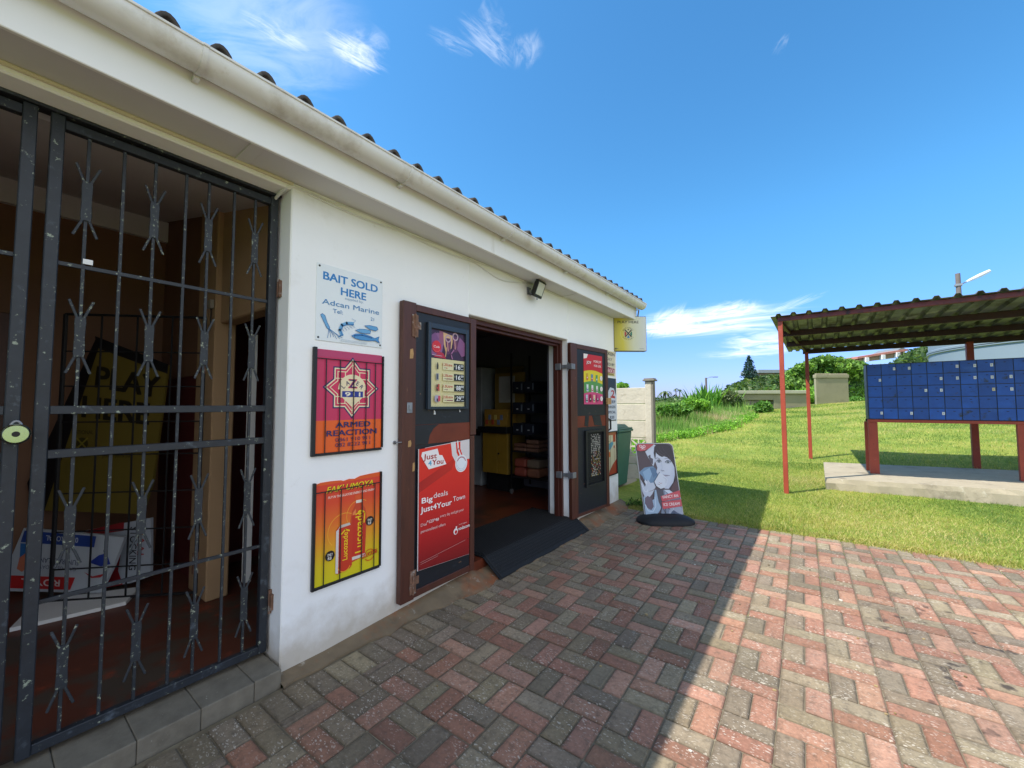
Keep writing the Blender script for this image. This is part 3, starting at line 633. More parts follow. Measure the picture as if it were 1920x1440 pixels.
g2 = gate_leaf(-.78, .108, [-.68, -.57, -.46, -.35, -.25, -.14, -.03], (1, 3, 5), 'black barred gate leaf at the left edge of the photo, chained to its neighbour')
hd = thing('gate_header', 'dark iron header bar across the top of the porch gate', 'bar', (-2.335, .1, 2.5))
MB().box(GXX - .03, GXX + .03, -.8, .975, 2.501, 2.514).build('header_bar', M['iron'], hd, bevel=.002)
# chrome disc padlock
pl = thing('padlock', 'round polished disc padlock hanging between the two gate leaves', 'padlock', (-2.295, .098, 1.27))
dm = mat('chrome', '#c9cfb8', .18, metal=1.0)
k = MB(); prof = [(.0, -.012), (.030, -.012), (.036, -.006), (.037, 0), (.036, .006), (.030, .012), (0, .012)]
k.lathe([(r_, h_) for r_, h_ in prof[1:-1]], (-2.285, .098, 1.268), 28, axis='x'); k.build('body', dm, pl, smooth_=True)
k = MB(); k.tube([(-2.285, .098 + .014 * math.cos(a), 1.288 + .026 * math.sin(a)) for a in [math.pi * i / 10 for i in range(11)]], .004, 8); k.build('shackle', M['galv'], pl, smooth_=True)
k = MB(); k.lathe([(.010, .012), (.010, .0135)], (-2.285, .098, 1.268), 14, axis='x'); k.build('keyway', M['screw'], pl)
# small paper tag on the gate bar
tg = thing('paper_tag', 'small white paper tag tied to a gate bar near the top', 'tag', (-2.325, .25, 1.94))
k = MB(); k.box(-2.326, -2.324, .244, .272, 1.935, 1.955); k.build('slip', M['white'], tg)

# ------------------------------------------------------------ sign writing
_fonts = {}
def textgeo(s_, bold=0.0):
    key = (s_, bold)
    if key in _fonts: return _fonts[key]
    cu = bpy.data.curves.new('t', 'FONT'); cu.body = s_; cu.size = 1; cu.resolution_u = 3
    o = bpy.data.objects.new('t', cu); COL.objects.link(o)
    me = bpy.data.meshes.new_from_object(o)
    v = np.array([p.co[:2] for p in me.vertices]) if len(me.vertices) else np.zeros((0, 2)); f = [tuple(p.vertices) for p in me.polygons]
    bpy.data.objects.remove(o); bpy.data.curves.remove(cu); bpy.data.meshes.remove(me)
    _fonts[key] = (v, f); return _fonts[key]
class Art:
    """printed artwork in the plane (U,V) of a sign, in metres from its lower left corner; each call lies a hair above the last"""
    def __init__(s, o, U, V, Nn, w, h, step=.00022):
        s.o = Vector(o); s.U = Vector(U).normalized(); s.V = Vector(V).normalized(); s.N = Vector(Nn).normalized(); s.w = w; s.h = h; s.mb = MB(); s.tx = []; s.one = False; s.d = .0006; s.step = step
    def P(s, u, v): return s.o + s.U * u + s.V * v + s.N * s.d
    def poly(s, pts, col, rel=True, up=True):
        if up: s.d += s.step
        if isinstance(col, str): col = lin(col)
        elif isinstance(col, list): col = [lin(c) if isinstance(c, str) else c for c in col]
        s.mb.add([s.P(p[0] * s.w, p[1] * s.h) for p in pts], [tuple(range(len(pts)))], col); return s
    def rect(s, x0, y0, x1, y1, col, up=True):
        return s.poly([(x0, y0), (x1, y0), (x1, y1), (x0, y1)], col, up=up)
    def grad(s, x0, y0, x1, y1, cols, n=None):
        s.d += s.step; k = len(cols) - 1
        for i in range(k):
            a, b = lin(cols[i]), lin(cols[i + 1]); ya = y0 + (y1 - y0) * i / k; yb = y0 + (y1 - y0) * (i + 1) / k
            s.poly([(x0, ya), (x1, ya), (x1, yb), (x0, yb)], [a, a, b, b], up=False)
        return s
    def disc(s, cx, cy, r, col, n=28, a0=0, a1=2 * math.pi, rx=None, fan=False):
        """r in fractions of the WIDTH; stays round whatever the aspect"""
        rx = rx or 1.0; pts = [(cx + r * rx * math.cos(a0 + (a1 - a0) * k / n), cy + r * s.w / s.h * math.sin(a0 + (a1 - a0) * k / n)) for k in range(n + (1 if a1 - a0 < 6.28 else 0))]
        return s.poly(pts, col)
    def ring(s, cx, cy, r0, r1, col, a0=0, a1=2 * math.pi, n=32, rx=1.0):
        s.d += s.step; q = s.w / s.h
        for k in range(n):
            a = a0 + (a1 - a0) * k / n; b = a0 + (a1 - a0) * (k + 1) / n
            s.poly([(cx + rx * r0 * math.cos(a), cy + q * r0 * math.sin(a)), (cx + rx * r1 * math.cos(a), cy + q * r1 * math.sin(a)), (cx + rx * r1 * math.cos(b), cy + q * r1 * math.sin(b)), (cx + rx * r0 * math.cos(b), cy + q * r0 * math.sin(b))], col, up=False)
        return s
    def line(s, pts, wd, col):
        s.d += s.step
        P2 = [(p[0] * s.w, p[1] * s.h) for p in pts]; wd *= s.w
        for a, b in zip(P2[:-1], P2[1:]):
            dx, dy = b[0] - a[0], b[1] - a[1]; L = math.hypot(dx, dy) or 1; nx2, ny2 = -dy / L * wd / 2, dx / L * wd / 2; ex, ey = dx / L * wd * .3, dy / L * wd * .3
            q = [(a[0] - ex + nx2, a[1] - ey + ny2), (a[0] - ex - nx2, a[1] - ey - ny2), (b[0] + ex - nx2, b[1] + ey - ny2), (b[0] + ex + nx2, b[1] + ey + ny2)]
            s.mb.add([s.P(*p) for p in q], [(0, 1, 2, 3)], lin(col) if isinstance(col, str) else col)
        return s
    def text(s, t, cx, cy, hgt, col, bold=.0, width=None, rot=0.0, shear=0.0, align='c', layer=None):
        """hgt = cap height as fraction of sign height; width = total width as fraction of sign width"""
        s.d += s.step
        v, f = textgeo(t)
        if not len(v): return s
        if not s.one: s.tx.append(MB())
        x0, x1 = v[:, 0].min(), v[:, 0].max(); sc = hgt * s.h / .72; sx = sc if width is None else width * s.w / (x1 - x0)
        xx = (v[:, 0] - (x0 + x1) / 2 if align == 'c' else v[:, 0] - x0 if align == 'l' else v[:, 0] - x1) * sx; yy = (v[:, 1] - .36) * sc
        xx = xx + shear * yy; c, s_ = math.cos(rot), math.sin(rot)
        px = cx * s.w + xx * c - yy * s_; py = cy * s.h + xx * s_ + yy * c
        bb = bold * .42 * sx if width is None else bold * .42 * max(sx, sc); d0 = s.d
        for k, (ox, oy) in enumerate([(0, 0)] if bold < .008 else [(-bb, -bb * .6), (bb, -bb * .6), (-bb, bb * .6), (bb, bb * .6)]):
            s.d = d0 + k * .00002; s.tx[-1].add([s.P(a + ox, b + oy) for a, b in zip(px, py)], f, lin(col))
        s.d = d0; return s
    def arc(s, t, cx, cy, r, hgt, col, a_mid, spread, bold=.02, inward=False):
        n_ = len(t); s.tx.append(MB()); s.one = True
        for k, ch in enumerate(t):
            if ch == ' ': continue
            fr = (k / (n_ - 1) - .5) if n_ > 1 else 0
            a = a_mid - fr * spread if not inward else a_mid + fr * spread
            s.d -= s.step
            s.text(ch, cx + r * math.cos(a), cy + r * s.w / s.h * math.sin(a), hgt, col, bold, rot=(a - math.pi / 2) if not inward else (a + math.pi / 2))
        s.d += s.step; s.one = False
        return s
    def build(s, parent, local=False):
        o = s.mb.build('artwork', M['ink'], parent, local=local)
        for q in s.tx:
            if q.v: q.build('lettering', M['ink'], parent, local=local)
        return o
def wallsign(name, label, cat, y0, y1, z0, z1, th, base, x=-2.199, bevel=.002, group=None, mt='ink'):
    t = thing(name, label, cat, (x, (y0 + y1) / 2, z0), group=group)
    MB().box(x, x + th, y0, y1, z0, z1, lin(base)).build('panel', M[mt], t, bevel=bevel)
    return t, Art((x + th, y0, z0), (0, 1, 0), (0, 0, 1), (1, 0, 0), y1 - y0, z1 - z0)
def screws(t, pts, r=.006):
    for p in pts:
        k = MB(); k.lathe([(r, 0), (r * .8, .003)], p, 10, axis='x'); k.build('screw', M['screw'], t)

# 1 bait sign ------------------------------------------------
t, A = wallsign('bait_sign', 'white metal sign reading BAIT SOLD HERE in blue with squid and fish pictures', 'sign', 1.121, 1.549, 1.728, 2.163, .003, '#e2e9ec')
B_ = '#1f7cc0'
A.text('BAIT SOLD', .50, .855, .105, B_, .06, width=.82); A.text('HERE', .53, .700, .105, B_, .06, width=.38)
A.text('supplied by:', .54, .615, .035, '#7a9dbd', 0, width=.28); A.text('Adcan Marine', .51, .515, .070, '#4e86b8', .016, width=.86)
A.text('Tel:', .30, .415, .055, '#4e86b8', .012, width=.14); A.text('21', .83, .40, .048, '#4e86b8', .012, width=.055)
def fish(pts, col='#4c92c8', out='#1f5f9e'):
    A.poly(pts, col); A.line(pts + [pts[0]], .006, out)
fish([(.06, .33), (.085, .35), (.12, .33), (.15, .25), (.19, .18), (.18, .155), (.15, .17), (.11, .24)], '#6aa6d2')
for k in range(6): A.line([(.175, .17), (.17 + .03 * k, .10 - .01 * (k % 2)), (.16 + .042 * k, .045 + .012 * (k % 3))], .006, '#3f7fb6')
pr = [(.36, .11), (.33, .17), (.36, .24), (.43, .275), (.52, .285)]
A.line(pr, .045, '#6aa6d2'); A.line([(p[0] + .01, p[1] - .01) for p in pr], .012, '#2d6ca8')
for k in range(5): A.line([(.36 + .035 * k, .20 + .015 * k), (.39 + .04 * k, .16 + .02 * k)], .005, '#2d6ca8')
A.line([(.52, .29), (.56, .33), (.50, .35)], .004, '#5a8fbe'); A.line([(.36, .11), (.31, .075)], .012, '#3f7fb6')
fish([(.56, .20), (.62, .225), (.72, .235), (.80, .225), (.79, .185), (.70, .175), (.62, .18)], '#6aa6d2'); fish([(.70, .285), (.78, .30), (.90, .295), (.92, .265), (.88, .235), (.78, .245)], '#5f9fd0')
fish([(.50, .115), (.56, .15), (.66, .165), (.78, .15), (.87, .125), (.94, .16), (.925, .11), (.95, .065), (.88, .095), (.76, .08), (.64, .075), (.55, .09)], '#4a90c8')
A.line([(.54, .125), (.66, .145), (.82, .125)], .018, '#1f5f9e'); A.disc(.545, .118, .008, '#0d2c50')
for k in range(2): A.line([(.34, .045 - .018 * k), (.74, .045 - .018 * k)], .0035, '#8aa0b4')
A.build(t); screws(t, [(-2.196, y, z) for y in (1.137, 1.535) for z in (1.745, 2.148)])

# 2 armed reaction sign --------------------------------------
t, A = wallsign('armed_reaction_sign', 'pink and orange security sign reading LAZER 911 ARMED REACTION behind thin black bars', 'sign', 1.128, 1.548, 1.104, 1.680, .006, '#c22a56')
A.rect(0, .31, 1, 1, '#c8305c'); A.rect(0, .0, 1, .31, '#e8621e'); A.rect(0, .93, 1, .995, '#b83a66')
NV = '#2a2560'; CR = '#ecdcb4'
cx0, cy0 = .52, .635; q = (1.548 - 1.128) / (1.680 - 1.104)
def star(r, sq, col):
    pts = []
    for k in range(8):
        a = math.pi / 2 + k * math.pi / 4
        if k % 2 == 0:
            pts += [(r * math.cos(a - .17), r * math.sin(a - .17) * .86), (r * math.cos(a) * 1.12, r * math.sin(a) * 1.12), (r * math.cos(a + .17), r * math.sin(a + .17) * .86)] if False else [(r * 1.12 * math.cos(a), r * 1.12 * math.sin(a))]
        else:
            sx, sy = (1 if math.cos(a) > 0 else -1), (1 if math.sin(a) > 0 else -1)
            c_ = [(sx * sq * .42, sy * sq), (sx * sq, sy * sq), (sx * sq, sy * sq * .42)]
            if (sx > 0) == (sy < 0): c_ = c_ if k in () else c_
            if math.pi / 2 + k * math.pi / 4 < math.pi * 3 / 4 + .01 or abs(a - math.pi * 7 / 4) < .01: pass
            # walk counter-clockwise
            if sx * sy < 0: pts += c_
            else: pts += c_[::-1]
    A.poly([(cx0 + p[0], cy0 + p[1] * q) for p in pts], col)
star(.385, .285, NV); star(.360, .268, CR); star(.335, .250, '#d0305a'); star(.30, .225, CR); star(.285, .212, '#d0305a')
for dx, dy in ((0, 1), (0, -1)): A.line([(cx0, cy0 + dy * .10), (cx0, cy0 + dy * .255)], .012, CR)
for dx in (-.11, .11):
    A.line([(cx0 + dx, cy0 - .16), (cx0 + dx, cy0 + .16)], .014, CR)
for dy in (-.09, .09): A.line([(cx0 - .25, cy0 + dy), (cx0 + .25, cy0 + dy)], .014, CR)
A.disc(cx0, cy0 - .02, .215, CR, n=30, a0=0.0, a1=math.pi); A.poly([(cx0 - .17, cy0 - .09), (cx0 + .17, cy0 - .09), (cx0, cy0 - .20)], CR)
A.rect(cx0 - .19, cy0 - .10, cx0 + .19, cy0 + .0, CR)
A.rect(cx0 - .155, cy0 - .095, cx0 + .165, cy0 - .035, '#23348c'); A.text('911', cx0 + .005, cy0 - .065, .042, '#f2ead0', .03, width=.23)
A.arc('LAZER', cx0, cy0 - .075, .185, .045, NV, math.pi / 2, 1.75, .02)
A.text('Z', cx0, cy0 + .045, .095, '#cf2f50', .06, width=.13); A.text('Z', cx0, cy0 + .045, .085, NV, .03, width=.10)
A.text('ARMED', .545, .265, .055, NV, .045, width=.53); A.text('REACTION', .535, .185, .055, NV, .045, width=.76)
A.text('0861 910 911', .545, .118, .038, NV, .006, width=.53); A.text('082 8222 911', .545, .066, .038, NV, .006, width=.53)
A.build(t)
fr = MB(); X = -2.190
fr.box(-2.199, X + .012, 1.108, 1.1275, 1.09, 1.688); fr.box(-2.199, X + .010, 1.5485, 1.558, 1.105, 1.675); fr.box(-2.199, X + .010, 1.1275, 1.5485, 1.09, 1.1035)
fr.build('frame', M['ironblack'], t, bevel=.002)
def barsfor(t, ys, z0, z1, hz=None, y0=0, y1=0, r=.0028):
    for y in ys: k = MB(); k.tube([(-2.184, y, z0), (-2.184, y, z1)], r, 6); k.build('bar', M['ironblack'], t)
    if hz: k = MB(); k.tube([(-2.1835, y0, hz), (-2.1835, y1, hz)], r, 6); k.build('bar', M['ironblack'], t)
barsfor(t, [1.182, 1.266, 1.352, 1.435, 1.498], 1.10, 1.628, 1.628, 1.125, 1.55)

# 3 energy drink sign ----------------------------------------
y0, y1, z0, z1 = 1.140, 1.545, .386, .952
t = thing('energy_drink_poster', 'orange and yellow drink poster with bottle and can behind black bars, lowest on the wall', 'poster', (-2.199, (y0 + y1) / 2, z0))
top = [(y1 - y0, z1 - z0), (.33, .564), (.27, .560), (.235, .548), (.20, .553), (.165, .546), (.15, .552), (.09, .556), (.03, .556), (0, .548)]
MB().prism([(0, 0), (y1 - y0, 0)] + top, (-2.199, y0, z0), (0, 1, 0), (0, 0, 1), (1, 0, 0), .005, lin('#e05a22')).build('panel', M['ink'], t)
A = Art((-2.194, y0, z0), (0, 1, 0), (0, 0, 1), (1, 0, 0), y1 - y0, z1 - z0)
A.grad(0, 0, 1, .955, ['#d2c81c', '#d9bd1e', '#e39a26', '#e4702a', '#dc4a2a', '#d8402c'])
A.text("FAK' UMOYA", .54, .895, .06, '#4a1d10', .035, width=.73, shear=.25); A.text("FAK' UMOYA", .53, .902, .06, '#f0d21c', .03, width=.73, shear=.25)
A.text('PUT IN THE GLUCOSE ENERGY AND FINISH', .54, .825, .024, '#f6e8d8', .02, width=.72, shear=.2)
for (cx_, cy_, rx_, a0) in ((.42, .47, .26, .3), (.66, .60, .22, 1.0), (.62, .36, .24, 2.0)): A.ring(cx_, cy_, .9 * rx_, .93 * rx_, '#f2b23a', a0, a0 + 3.6, 30, 1.0)
# bottle
A.poly([(.53, .12), (.76, .15), (.78, .55), (.755, .64), (.70, .70), (.695, .755), (.60, .755), (.59, .70), (.54, .64), (.52, .55)], '#c8482a'); A.poly([(.55, .14), (.60, .145), (.60, .66), (.55, .62)], '#e8894a')
A.rect(.585, .745, .705, .80, '#e05a2a'); A.rect(.60, .715, .695, .745, '#e8e2d4'); A.rect(.545, .18, .755, .60, '#c63222'); A.rect(.53, .145, .77, .175, '#d8d2c8')
A.text('Lucozade', .65, .42, .085, '#f2d022', .03, width=.60 * (z1 - z0) / (y1 - y0) * .72, rot=math.pi / 2)
A.line([(.60, .60), (.70, .63), (.745, .60), (.735, .50)], .018, '#f2c81c')
# can
A.poly([(.30, .07), (.33, .055), (.52, .075), (.55, .10), (.55, .50), (.52, .525), (.34, .52), (.30, .49)], '#c83a22'); A.poly([(.30, .07), (.34, .06), (.34, .50), (.30, .48)], '#d9d4cf'); A.poly([(.33, .50), (.52, .51), (.50, .535), (.36, .53)], '#c9c2b8')
A.text('Lucozade', .435, .31, .055, '#f2d022', .03, width=.62 * .62, rot=math.pi / 2); A.line([(.38, .44), (.44, .475), (.50, .455)], .02, '#f2c81c'); A.ring(.43, .13, .09, .10, '#f0a22a', 3.3, 5.9, 14)
for cx_, cy_, tx in ((.83, .50, 'ONLY'), (.215, .26, 'ONLY')):
    A.disc(cx_, cy_, .068, '#1c1a1c'); A.text(tx, cx_, cy_ + .012, .026, '#e4e0d8', .03, width=.075); A.text('R8', cx_ - .005, cy_ - .022, .03, '#e4e0d8', .03, width=.05)
A.ring(.83, .145, .075, .085, '#d0381e', .5, 3.0, 16); A.ring(.83, .145, .075, .085, '#d0381e', 3.7, 6.0, 16); A.text('GLUCOSE', .83, .155, .04, '#7a1a10', .04, width=.27, rot=.1); A.text('GLUCOSE', .825, .158, .04, '#e8521c', .02, width=.26, rot=.1)
A.build(t)
fr = MB(); fr.box(-2.199, -2.180, 1.125, 1.1395, .372, .945); fr.box(-2.199, -2.182, 1.5455, 1.556, .38, .955); fr.box(-2.199, -2.182, 1.1395, 1.5455, .372, .3855)
fr.build('frame', M['ironblack'], t, bevel=.002); barsfor(t, [1.190, 1.285, 1.420, 1.505], .38, .89, .89, 1.13, 1.55)

# 4 menu price board on the left door ------------------------
XD = XF - .011
t = thing('price_board', 'glazed price board with a purple drinks picture over four prices, on the left door leaf', 'price board', (XD, 2.08, 1.34))
f = MB(); f.box(XD, XD + .028, 1.877, 1.905, 1.336, 1.945); f.box(XD, XD + .028, 2.252, 2.282, 1.336, 1.945); f.box(XD, XD + .028, 1.905, 2.252, 1.336, 1.356); f.box(XD, XD + .028, 1.905, 2.252, 1.905, 1.945)
f.build('frame', mat('dark_blue_plastic', '#24303c', .35, var=(6, .1)), t, bevel=.003)
MB().box(XD, XD + .008, 1.9051, 2.2519, 1.3561, 1.9049, lin('#d8cf9c')).build('panel', M['ink'], t)
A = Art((XD + .008, 1.9051, 1.3561), (0, 1, 0), (0, 0, 1), (1, 0, 0), .3468, .5488)
A.rect(0, .625, 1, 1, '#3a1f3e'); A.poly([(.05, .66), (.3, .64), (.42, .95), (.2, .96), (0, .9)], '#8d5a86'); A.poly([(.36, .98), (.66, .95), (.60, .78), (.44, .70), (.38, .82)], '#d8b07c')
A.poly([(0, .90), (.14, .96), (.24, .88), (.18, .80), (.02, .82)], '#7a4a7a'); A.poly([(.25, .99), (.36, .985), (.36, .84), (.30, .80), (.25, .88)], '#94546e')
for cx_, cy_, s_ in ((.50, .86, 1), (.71, .90, 1.05)):
    A.poly([(cx_ - .09 * s_, cy_ + .05), (cx_ + .09 * s_, cy_ + .05), (cx_ + .065, cy_ - .16), (cx_ - .045, cy_ - .17)], '#5e2e52'); A.ring(cx_, cy_ + .045, .055 * s_, .085 * s_, '#b99aa6', 0, 6.28, 18); A.line([(cx_ - .02, cy_ + .0), (cx_ + .0, cy_ - .12)], .03, '#c48a86'); A.line([(cx_ + .04, cy_ - .02), (cx_ + .03, cy_ - .1)], .015, '#8a4a66')
A.poly([(.84, .95), (1, .88), (1, .70), (.9, .68), (.76, .78), (.80, .88)], '#86527e'); A.poly([(.1, .64), (.44, .63), (.36, .70), (.24, .72)], '#b3273c'); A.line([(.62, .64), (.58, .70), (.66, .76)], .03, '#a46a92'); A.line([(.42, .66), (.45, .78)], .02, '#d8b07c')
A.disc(.17, .775, .125, '#cf2530'); A.text('Cola', .17, .775, .03, '#f2dcd8', .02, width=.16, shear=.3); A.ring(.17, .775, .10, .108, '#e86a66', 2.6, 5.8)
A.line([(.05, .665), (.32, .66)], .010, '#c9b0c4')
for k, (vol, pr_, cents) in enumerate((('1.25Litre', '16', '09'), ('1.25Litre', '16', '09'), ('1.5Litre', '88', '88'), ('2.0Litre', '29', '99'))):
    cy_ = .535 - k * .142
    A.rect(.34, cy_ - .052, .96, cy_ + .045, '#ddd6aa'); A.line([(.33, cy_ - .052), (.97, cy_ - .052)], .004, '#a39a6c')
    A.rect(.655, cy_ - .048, .965, cy_ + .045, '#15181c'); A.text(pr_, .79, cy_ + .0, .060, '#eef2f2', .03, width=.13); A.text(cents, .905, cy_ + .018, .032, '#e6eaea', .02, width=.085); A.line([(.87, cy_ - .028), (.94, cy_ - .028)], .012, '#d0d4d4'); A.text('R', .69, cy_ + .008, .026, '#c8cc9a', .01)
    A.text(vol, .475, cy_ + .018, .036, '#c23a34', .022, width=.27); A.line([(.38, cy_ - .025), (.42, cy_ - .025)], .012, '#8f8f86'); A.line([(.44, cy_ - .027), (.44 + .15 * (k % 2) + .02, cy_ - .027)], .018, '#8a4a58' if k else '#c04040')
cy_ = .535; A.poly([(.16, cy_ - .055), (.195, cy_ - .055), (.20, cy_ + .0), (.185, cy_ + .035), (.17, cy_ + .035), (.155, cy_ + .0)], '#2a2622')
cy_ -= .142; A.rect(.14, cy_ - .05, .205, cy_ + .035, '#8b90a0'); A.rect(.155, cy_ - .04, .175, cy_ + .03, '#2c3240'); A.rect(.175, cy_ - .04, .195, cy_ + .02, '#5a5f70')
cy_ -= .142; A.rect(.145, cy_ - .05, .185, cy_ + .035, '#4a1c1c'); A.rect(.19, cy_ - .05, .225, cy_ + .04, '#b8342c'); A.rect(.15, cy_ - .02, .18, cy_ + .0, '#c84a44')
cy_ -= .142; A.poly([(.10, cy_ - .04), (.16, cy_ - .055), (.25, cy_ - .035), (.25, cy_ + .03), (.16, cy_ + .04), (.10, cy_ + .03)], '#a7a2b8'); A.poly([(.19, cy_ - .045), (.25, cy_ - .035), (.25, cy_ + .03), (.19, cy_ + .03)], '#c84a5a'); A.rect(.15, cy_ - .045, .185, cy_ - .005, '#2a2630')
A.build(t)
k = MB(); k.tube([(XD, 1.955, 1.333), (XD + .004, 1.957, 1.318), (XD + .002, 1.958, 1.302)], [.003, .006, .008], 8); k.build('lock_tab', M['white'], t); k = MB(); k.tube([(XD, 2.21, 1.333), (XD + .003, 2.211, 1.315)], [.003, .006], 8); k.build('lock_tab', M['white'], t)

# 5 mobile network poster on the left door -------------------
XV = XF + .0005
t = thing('mobile_deals_poster', 'red poster reading Big deals Just4Your Town on the lower half of the left door leaf', 'poster', (XV, 2.05, .26))
py0, py1, pz0, pz1 = 1.806, 2.304, .262, 1.100
MB().prism([(0, .012), (.498, -.02), (.498, .838 + .006), (.06, .815), (.045, .800), (0, .812)], (XV, py0, pz0), (0, 1, 0), (0, 0, 1), (1, 0, 0), .003, lin('#cfc8c8')).build('panel', M['ink'], t)
A = Art((XV + .003, py0, pz0), (0, 1, 0), (0, 0, 1), (1, 0, 0), .498, .838)
a, b, c_, d_ = lin('#7d1418'), lin('#b81a1e'), lin('#d42420'), lin('#e0301f')
for lo, hi, ca_, cb_ in ((.016, .30, a, b), (.30, .62, b, c_), (.62, .966, c_, d_)):
    dl, dr = (0 if lo < .1 else 0), 0
    A.poly([(.012, lo), (.998, lo - (.038 if lo < .1 else 0)), (.998, hi + (.034 if hi > .9 else 0)), (.012, hi)], [ca_, ca_, cb_, cb_], up=(lo < .1))
A.poly([(.012, .62), (.012, .70), (.70, .86), (.62, .76)], [lin('#b01c1c'), lin('#a81a1a'), lin('#c8261e'), lin('#c02420')])
A.poly([(.60, .995), (.70, .998), (.72, .90), (.78, .84), (.84, .86), (.76, .80), (.70, .82), (.63, .88)], '#dcd8da'); A.poly([(.80, 1.0), (.998, 1.0), (.998, .83), (.90, .83), (.84, .88), (.80, .93)], '#d8d2d4')
A.line([(.74, .998), (.755, .93), (.80, .875)], .025, '#e8e4e6')
A.disc(.82, .80, .128, '#f0ecee'); A.disc(.82, .80, .112, '#b8c4d2'); A.disc(.82, .80, .104, '#e4eaf2'); A.ring(.82, .80, .086, .098, '#a81a20', .3, 2.7); A.ring(.82, .80, .082, .086, '#9fb0c4', 3.3, 6.1)
A.poly([(.045, .91), (.06, .94), (.34, .955), (.37, .90), (.43, .895), (.51, .815), (.18, .795), (.11, .85)], '#f2ecec')
A.text('Just', .205, .90, .045, '#a8141c', .04, width=.24, shear=.08); A.text('4', .20, .845, .042, '#3fa2cc', .04, width=.06); A.text('You', .345, .848, .045, '#a8141c', .04, width=.21, shear=.08)
A.text('Big', .155, .555, .044, '#f6f2f2', .035, width=.19); A.text('deals', .405, .575, .044, '#f0eaea', .004, width=.27)
A.text('Just4Your', .33, .485, .046, '#f6f2f2', .03, width=.58); A.text('Town', .77, .505, .044, '#f0eaea', .004, width=.25)
A.text('Dial', .095, .365, .024, '#eec8c6', .0, width=.10); A.text('*123*4#', .26, .375, .026, '#f4eeee', .012, width=.22); A.text('every day and get your', .63, .392, .024, '#eec8c6', .0, width=.48)
A.text('personalized offers', .27, .315, .024, '#eec8c6', .0, width=.45)
A.disc(.70, .222, .045, '#f2e8e8'); A.disc(.705, .216, .026, '#c41e22'); A.poly([(.70, .265), (.73, .262), (.715, .235), (.70, .24)], '#f2e8e8'); A.text('vodacom', .875, .238, .030, '#f6f2f2', .03, width=.24); A.text('Further together', .85, .272, .012, '#e8c8c8', .0, width=.17)
A.line([(.04, .075), (.90, .118)], .004, '#c89a98'); A.line([(.04, .06), (.35, .075)], .004, '#c89a98')
A.build(t); screws(t, [(XV + .003, 1.825, .29), (XV + .003, 2.29, .36)], .004)

# 6 ice poster on the right door -----------------------------
U = rd; n_ = rn
t = thing('drink_range_poster', 'red, yellow, green and pink drink poster reading JOY on the right door leaf', 'poster', tuple(LR(.42, 1.372, .016)))
k = MB(); rbox(k, .212, .632, 1.372, 1.957, .0145, .0165, lin('#c92a34')); k.build('panel', M['ink'], t)
A = Art(LR(.212, 1.372, .0165), U, (0, 0, 1), n_, .42, .585)
def wave(y0, y1, col, k0=.05):
    pts = [(x, y0 + k0 * math.sin(math.pi * x * .9 + .3)) for x in np.linspace(0, 1, 9)] + [(x, 0.0) for x in (1, 0)]
    A.poly(pts, col)
A.rect(0, 0, 1, 1, '#c8262e'); wave(.635, 0, '#e2cf2c'); wave(.415, 0, '#5a9a55'); wave(.20, 0, '#d04a80', .045)
A.poly([(0, 1), (.22, 1), (.16, .92), (0, .90)], '#ece6e4'); A.text('JOY', .27, .835, .055, '#2a1a20', .10, width=.26); A.text('JOY', .27, .838, .055, '#f4eeee', .05, width=.25)
A.text('MORE JOY', .73, .875, .045, '#f6eaea', .03, width=.42); A.text('FOR LESS', .73, .785, .045, '#f6eaea', .03, width=.38)
def box_(x, y, c1, c2, w_=.10, h_=.14):
    A.rect(x, y, x + w_, y + h_, c1); A.rect(x + .01, y + .02, x + w_ - .01, y + h_ * .5, c2); A.disc(x + w_ / 2, y + h_ * .38, .022, '#f0e8e8')
for i, (c1, c2) in enumerate((('#c9a03a', '#c2352e'), ('#5a8ab0', '#c2352e'), ('#3a9a6a', '#6ab0a0'))): box_(.12 + .25 * i, .475 - .01 * i, c1, c2)
for i, (c1, c2) in enumerate((('#dfe6e6', '#2a5fa8'), ('#dfe0e0', '#c02a4a'), ('#dde0dc', '#2a3a3a'))): box_(.12 + .25 * i, .255 - .01 * i, c1, c2)
for i, (c1, c2) in enumerate((('#b9c4d0', '#2a2a3a'), ('#8a1f3a', '#3a1420'), ('#e6c0a8', '#4a6a4a'), ('#b84a80', '#3a2a3a'))): box_(.07 + .19 * i, .04 + .008 * (i % 2), c1, c2, .11, .15)
for y_ in (.535, .315, .115): A.disc(.90, y_, .07, '#f0ecea'); A.text('1', .90, y_, .05, '#b8323a', .02)
A.build(t)

# 7 signs on the last piece of wall --------------------------
t, A = wallsign('chicken_sign', 'cream sign reading CHICKEN PROUDLY SUPPLIED BY, partly behind the right door leaf', 'sign', 4.62, 5.262, 1.752, 2.085, .004, '#d9cfb4')
A.text('CHICKEN', .60, .885, .13, '#2c2a26', .04, width=.78); A.text('PROUDLY', .55, .665, .10, '#4a463e', .03, width=.60); A.text('SUPPLIED BY', .60, .46, .11, '#3a3832', .03, width=.76)
A.poly([(.35, .17), (.5, .36), (.98, .30), (.98, .12), (.4, .10)], '#a33a4c'); A.text("Quick's", .68, .225, .17, '#e6c8c2', .05, width=.56); A.rect(.58, .02, .95, .10, '#c4ac48'); A.text('FARM', .76, .06, .055, '#2c2a26', .03, width=.26)
A.build(t)
t, A = wallsign('chalk_price_sign', 'dark blue board with white handwritten price paper, beside the right door leaf', 'sign', 4.62, 5.285, 1.152, 1.722, .006, '#202a44')
A.poly([(.42, .02), (.99, .02), (.99, .60), (.88, .76), (.70, .78), (.62, .70), (.52, .50)], '#c9d0e0'); A.text('2', .83, .64, .16, '#b23440', .05, width=.16); A.line([(.72, .555), (.93, .545)], .03, '#b23440')
